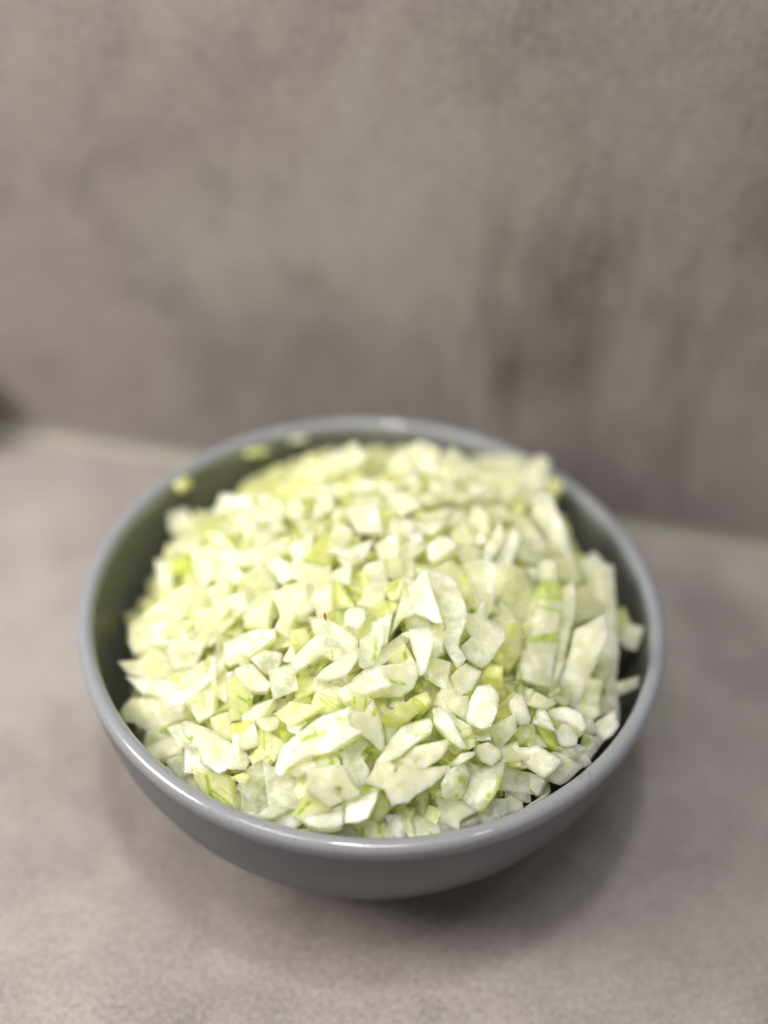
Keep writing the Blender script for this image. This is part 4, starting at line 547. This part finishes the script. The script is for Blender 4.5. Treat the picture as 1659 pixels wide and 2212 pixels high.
('T',2.6,(-25.3,10.1,77.6),(0.491,0.109,0.296,-0.812),(-3.8,0.6,-2.1,-1,3.6,-0.6,2.3,1),'','small translucent onion slip right of the blurred vivid green piece'),
('W',2.6,(-36.4,-34.3,69.5),(0.627,0.237,-0.239,0.702),(3.9,-0.7,3.3,0.8,-3.8,0.7,-3.4,-0.8),'','small white onion sliver above the narrow white diagonal onion sliver'),
('T',2.6,(-7.1,-5.6,82.3),(-0.129,0.003,0.283,-0.950),(-4.4,0.9,-3.5,-0.8,3.1,-0.9,4.8,0.8),'','small translucent onion slip above the upright pale onion strip'),
('P',2.6,(34.4,-52.8,67.1),(0.151,-0.184,0.280,-0.930),(-4.5,0.5,-3.5,-0.6,3.7,-0.5,4.2,0.5),'','small creamy onion sliver left of the big plain white onion slab'),
('T',2.6,(8.2,-21.1,81.7),(-0.403,-0.133,-0.178,0.888),(-2.7,0.8,-3.1,-0.8,3.4,-0.7,2.4,0.8),'','small translucent onion slip left of the lavender flap'),
('W',2.6,(10.7,-30,80),(0.227,-0.006,-0.258,0.939),(-4.3,0.7,-2.7,-0.8,3,-0.7,4,0.8),'','small white onion sliver above the tongue shaped piece'),
('P',2.6,(-5.1,-50,74.1),(-0.530,-0.132,-0.353,0.760),(-3.6,0.6,-2.8,-0.7,3.1,-0.6,3.2,0.7),'','small creamy onion sliver left of the white wing shaped onion piece'),
('P',2.6,(20.4,-51.9,72),(-0.215,-0.318,-0.417,0.824),(-3.4,0.9,-3.9,-0.8,3.1,-0.9,4.2,0.7),'','small creamy onion sliver below the slanting green veined slice'),
('T',2.6,(7.4,28.7,78.4),(-0.441,-0.025,-0.182,0.879),(-4.4,1,-3.3,-0.8,2.7,-0.9,5,0.8),'','small translucent onion slip below the blurred creamy onion lump'),
('W',2.6,(-6.9,-32.5,79.1),(0.051,0.265,-0.119,0.955),(-2.6,0.6,-3.1,-0.7,3.6,-0.5,2.1,0.6),'','small white onion sliver right of the notched curved slice'),
('W',2.6,(-49.8,-21.1,64),(0.023,-0.026,-0.123,0.992),(-3.7,0.9,-4.4,-1.1,5.1,-0.8,3,1),'','small white onion sliver right of the yellowish chunk on the left side'),
]

def seg_dist(x, y, pts):
    best = 1e9
    for (x1, y1), (x2, y2) in zip(pts, pts[1:]):
        dx, dy = x2 - x1, y2 - y1; L = dx * dx + dy * dy or 1e-9
        t = max(0, min(1, ((x - x1) * dx + (y - y1) * dy) / L))
        best = min(best, math.hypot(x - x1 - t * dx, y - y1 - t * dy))
    return best
def in_poly(x, y, P):
    c = False; n = len(P)
    for i in range(n):
        x1, y1 = P[i]; x2, y2 = P[i - 1]
        if (y1 > y) != (y2 > y) and x < (x2 - x1) * (y - y1) / (y2 - y1) + x1: c = not c
    return c
def ring_of(P, step, rnd):
    """outline with slightly torn edges; corners kept but softened"""
    Q = []; n = len(P)
    for i in range(n):
        a = Vector(P[i]); b = Vector(P[(i + 1) % n]); d = b - a; L = d.length
        k = max(1, int(round(L / step))); nrm = Vector((d.y, -d.x)).normalized() if L > 1e-6 else Vector((0, 0))
        for j in range(k):
            t = j / k; q = a + d * t
            if j: q += nrm * (rnd.gauss(0, .035) + .03 * math.sin(7 * t * math.pi))
            Q.append(q)
    n = len(Q)
    return [(Q[i - 1] * .05 + Q[i] * .90 + Q[(i + 1) % n] * .05) for i in range(n)]
def slice_mesh(name, P, thick, marks, rnd, mat, kind):
    """solid slice: torn outline, softened upper edge, gently bent like an onion layer"""
    fine = .42 if marks else .75
    R0 = ring_of(P, .7 if not marks else .5, rnd); n = len(R0)
    def inset(R, d):
        out = []
        for i in range(n):
            t = (R[(i + 1) % n] - R[i - 1]); t = t.normalized() if t.length > 1e-6 else Vector((1, 0))
            out.append(R[i] + Vector((-t.y, t.x)) * d)
        return out
    R1 = inset(R0, .10)
    cx = sum(q.x for q in R0) / n; cy = sum(q.y for q in R0) / n
    bend = rnd.uniform(.008, .045) * rnd.choice((1, -1, -1)); twist = rnd.uniform(-.012, .012)
    p1, p2, p3 = (rnd.uniform(0, 6.28) for _ in range(3))
    def zz(x, y): return bend * -(y * y) + twist * x * y + .30 * mnoise.noise((x * .33 + p1 * 9, y * .33 + p2 * 9, p3)) + .06 * mnoise.noise((x * 1.1 + p2 * 9, y * 1.1, p1))
    pts = [q.copy() for q in R1]; x0 = min(q.x for q in R1); x1 = max(q.x for q in R1); y0 = min(q.y for q in R1); y1 = max(q.y for q in R1)
    y = y0 + fine * .5; r = 0
    poly = [(q.x, q.y) for q in R1]
    while y < y1:
        x = x0 + (fine * .5 if r % 2 else 0)
        while x < x1:
            if in_poly(x, y, poly) and min((x - q.x) ** 2 + (y - q.y) ** 2 for q in R1) > (fine * .45) ** 2: pts.append(Vector((x + rnd.uniform(-.08, .08), y + rnd.uniform(-.08, .08))))
            x += fine
        y += fine * .87; r += 1
    edges = [(i, (i + 1) % n) for i in range(n)]
    vv, ee, ff, ov, oe, of = delaunay_2d_cdt(pts, edges, [], 1, 1e-5)
    V = []; top = []
    for q in vv: V.append((q.x, q.y, zz(q.x, q.y)))
    faces = [tuple(f) for f in ff]
    # map outline order to result vertices
    back = {}
    for i, src in enumerate(ov):
        for s_ in src: back[s_] = i
    rim = [back.get(i, None) for i in range(n)]
    ids1 = []; ids2 = []
    taper = rnd.uniform(.72, .98)
    for i in range(n):
        q = R0[i]; ids1.append(len(V)); V.append((q.x, q.y, zz(q.x, q.y) - .09))
    for i in range(n):
        q = R0[i]; ids2.append(len(V)); V.append((cx + (q.x - cx) * taper, cy + (q.y - cy) * taper, zz(q.x, q.y) * .8 - thick))
    for i in range(n):
        j = (i + 1) % n
        if rim[i] is not None and rim[j] is not None and rim[i] != rim[j]: faces.append((rim[i], ids1[i], ids1[j], rim[j]))
        faces.append((ids1[i], ids2[i], ids2[j], ids1[j]))
    faces.append(tuple(reversed(ids2)))
    me = bpy.data.meshes.new(name)
    me.from_pydata([(a * MM, b * MM, c * MM) for a, b, c in V], [], faces); me.update()
    bm = bmesh.new(); bm.from_mesh(me)
    bmesh.ops.triangulate(bm, faces=[f for f in bm.faces if len(f.verts) > 4])
    bmesh.ops.recalc_face_normals(bm, faces=bm.faces); bm.to_mesh(me); bm.free()
    me.polygons.foreach_set('use_smooth', [True] * len(me.polygons))
    try: me.set_sharp_from_angle(angle=math.radians(32))
    except Exception: pass
    if marks:
        at = me.attributes.new('vein', 'FLOAT', 'POINT'); vals = []
        for a, b, c in V:
            m_ = 0
            for hw, pts_ in marks:
                d = seg_dist(a, b, pts_) / max(hw * 1.5, .17)
                m_ = max(m_, (1.35 - d * .8 if hw < .7 and kind != 'S' else min(.55, 1.25 - d * .8)) if c > -thick * .9 else 0)
            vals.append(max(0, min(1, m_)))
        if len(vals) == len(me.vertices): at.data.foreach_set('value', vals)
    at = me.attributes.new('thin', 'FLOAT', 'POINT'); th = []
    ntop = len(vv); closed = [(q.x, q.y) for q in R0] + [(R0[0].x, R0[0].y)]
    reach = min(1.3, .30 * min(x1 - x0, y1 - y0))
    for i, (a, b, c) in enumerate(V):
        if i >= ntop + n: th.append(.35)
        elif i >= ntop: th.append(1.0)
        else: th.append(max(0.0, 1 - seg_dist(a, b, closed) / reach) ** 1.2)
    at.data.foreach_set('value', th)
    me.materials.append(mat)
    return me
GROUP = 'pieces of chopped onion heaped in the grey bowl'
rnd = random.Random(11)
for kind, thick, loc, quat, P, mk, label in ONIONS:
    pts = [(P[i], P[i + 1]) for i in range(0, len(P), 2)]
    marks = []
    for s in [t for t in mk.split(';') if t]:
        f = [float(t) for t in s.split(',')]; marks.append((f[0], [(f[i], f[i + 1]) for i in range(1, len(f), 2)]))
    key = KIND_MAT[kind]
    if label.startswith(('vivid green', 'blurred vivid green')): key = 'g'
    if kind == 'G' and not marks and rnd.random() < .75: key = 'g' if rnd.random() < .7 else 'Y'
    nm = 'onion_stick' if ' stick' in label else 'onion_strip' if ('strip' in label or 'sliver' in label) else 'onion_dice' if ('dice' in label or 'cube' in label) else 'onion_piece'
    me = slice_mesh(nm, pts, thick * (.78 if kind in 'WPYGT' and thick < 5.5 else .9), marks, rnd, OM[key], kind)
    o = bpy.data.objects.new(nm, me); COL.objects.link(o)
    o.location = Vector(loc) * MM; o.rotation_mode = 'QUATERNION'; o.rotation_quaternion = Quaternion(quat)
    tag(o, label, 'onion', GROUP)

# bits stuck to the rim, each on its own
def chip(name, size, loc, rot, mat, label, group=None):
    bm = bmesh.new(); bmesh.ops.create_cube(bm, size=1)
    bmesh.ops.subdivide_edges(bm, edges=bm.edges, cuts=2, use_grid_fill=True)
    for v in bm.verts:
        r = v.co.length; v.co = v.co * (1 - .25 * max(0, r - .55)); v.co += Vector((rnd.gauss(0, .03), rnd.gauss(0, .03), rnd.gauss(0, .03)))
        v.co = Vector((v.co.x * size[0], v.co.y * size[1], v.co.z * size[2])) * MM
    me = bpy.data.meshes.new(name); bm.to_mesh(me); bm.free(); me.materials.append(mat)
    me.polygons.foreach_set('use_smooth', [True] * len(me.polygons))
    o = bpy.data.objects.new(name, me); COL.objects.link(o); o.location = Vector(loc) * MM; o.rotation_euler = [math.radians(a) for a in rot]
    return tag(o, label, 'onion', GROUP)
def on_rim(az, r=72.2, z=62.2): a = math.radians(az); return (r * math.sin(a), r * math.cos(a), z)
chip('onion_bit', (6.5, 3.2, 1.8), on_rim(-32, 68.6, 58.8), (-45, 10, 28), OM['Y'], 'blurred greenish onion bit stuck just inside the back left rim of the bowl')
chip('onion_bit', (5.4, 2.8, 1.6), on_rim(-21, 69.0, 59.2), (-45, 5, 18), OM['P'], 'faint pale green onion bit just inside the back rim, nearest its middle')
chip('onion_bit', (3.2, 4.4, 1.8), on_rim(-53, 69.3, 59.4), (0, 20, -40), OM['Y'], 'small pale onion bit stuck just inside the left rim of the bowl')

# tiny reddish shred of dry skin
SK = Vector((-0.0109, -0.0242, 0.0800))
V = []; Fc = []
for i in range(9):
    t = i / 8; wd = (.10 + .22 * math.sin(math.pi * min(1, t * 1.05)) * (1 if i < 8 else .3)) * MM
    c = SK + Vector(((.5 * t * t - .2), .9 * t * -1, -2.2 * t + 1.2)) * MM + Vector((0, -.4, .4)) * MM
    V += [tuple(c + Vector((-wd, 0, 0))), tuple(c + Vector((wd, 0, 0))), tuple(c + Vector((0, .25 * MM, -.2 * MM)))]
for i in range(8):
    a = 3 * i
    for p, q in ((0, 1), (1, 2), (2, 0)): Fc.append((a + p, a + q, a + 3 + q, a + 3 + p))
Fc += [(0, 2, 1), (24, 25, 26)]
k = NT('rust_red_skin'); k.p(Base_Color=(.42, .09, .015), Roughness=.45)
tag(link('onion_skin', V, Fc, k.mat), 'tiny reddish brown shred of onion skin near the middle of the heap', 'onion skin')

# the packed onion below the top layer
rb = random.Random(5)
def heap_h(x, y):
    q = ((x - 4) / 66) ** 2 + ((y - 1.5) / 71) ** 2
    fr = 6 * max(0, min(1, -y / 70)) ** 2
    return 51 + fr + 29 * (max(0, 1 - q) ** .8 if q < 1 else -(q - 1))
def inner_r(z):
    T = [(5, 18), (6, 34), (8.5, 45), (13.5, 53), (21, 59.5), (29.5, 64.2), (38, 67.4), (48, 69.4), (54, 70.2), (60, 70.6)]
    if z <= T[0][0]: return 10
    for (za, ra), (zb, rb_) in zip(T, T[1:]):
        if za <= z <= zb: return ra + (rb_ - ra) * (z - za) / (zb - za)
    return 70.6
V = []; Fc = []; cnt = 0
while cnt < 1500:
    x = rb.uniform(-68, 68); y = rb.uniform(-70, 72)
    edge = ((x - 4) / 66) ** 2 + ((y - 1.5) / 71) ** 2
    if edge > 1.02 or ((x + 1) / 60) ** 2 + ((y - 1.5) / 69) ** 2 > 1: continue
    sx, sy, sz = rb.uniform(5, 11), rb.uniform(3.5, 7), rb.uniform(2.4, 4.5)
    z = heap_h(x, y) - (.46 * sx + rb.uniform(.2, 7.5)) - 5 * edge ** 5
    if math.hypot(x, y) + sx * .5 > inner_r(z - 3): continue
    q = Quaternion((rb.gauss(0, 1), rb.gauss(0, 1), rb.gauss(0, 1), rb.gauss(0, 1))); q.normalize()
    b0 = len(V)
    for cx in (-.5, .5):
        for cy in (-.5, .5):
            for cz in (-.5, .5):
                p = Vector((cx * sx * rb.uniform(.7, 1.1), cy * sy * rb.uniform(.7, 1.1), cz * sz)); p.rotate(q); V.append(((x + p.x) * MM, (y + p.y) * MM, (z + p.z) * MM))
    Fc += [tuple(b0 + i for i in f) for f in ((0, 1, 3, 2), (4, 6, 7, 5), (0, 4, 5, 1), (2, 3, 7, 6), (0, 2, 6, 4), (1, 5, 7, 3))]
    cnt += 1
bed = link('chopped_onion', V, Fc, OM['Y'], False)
tag(bed, 'packed mass of pale yellow chopped onion filling the bowl under the top pieces', 'onion', kind='stuff')
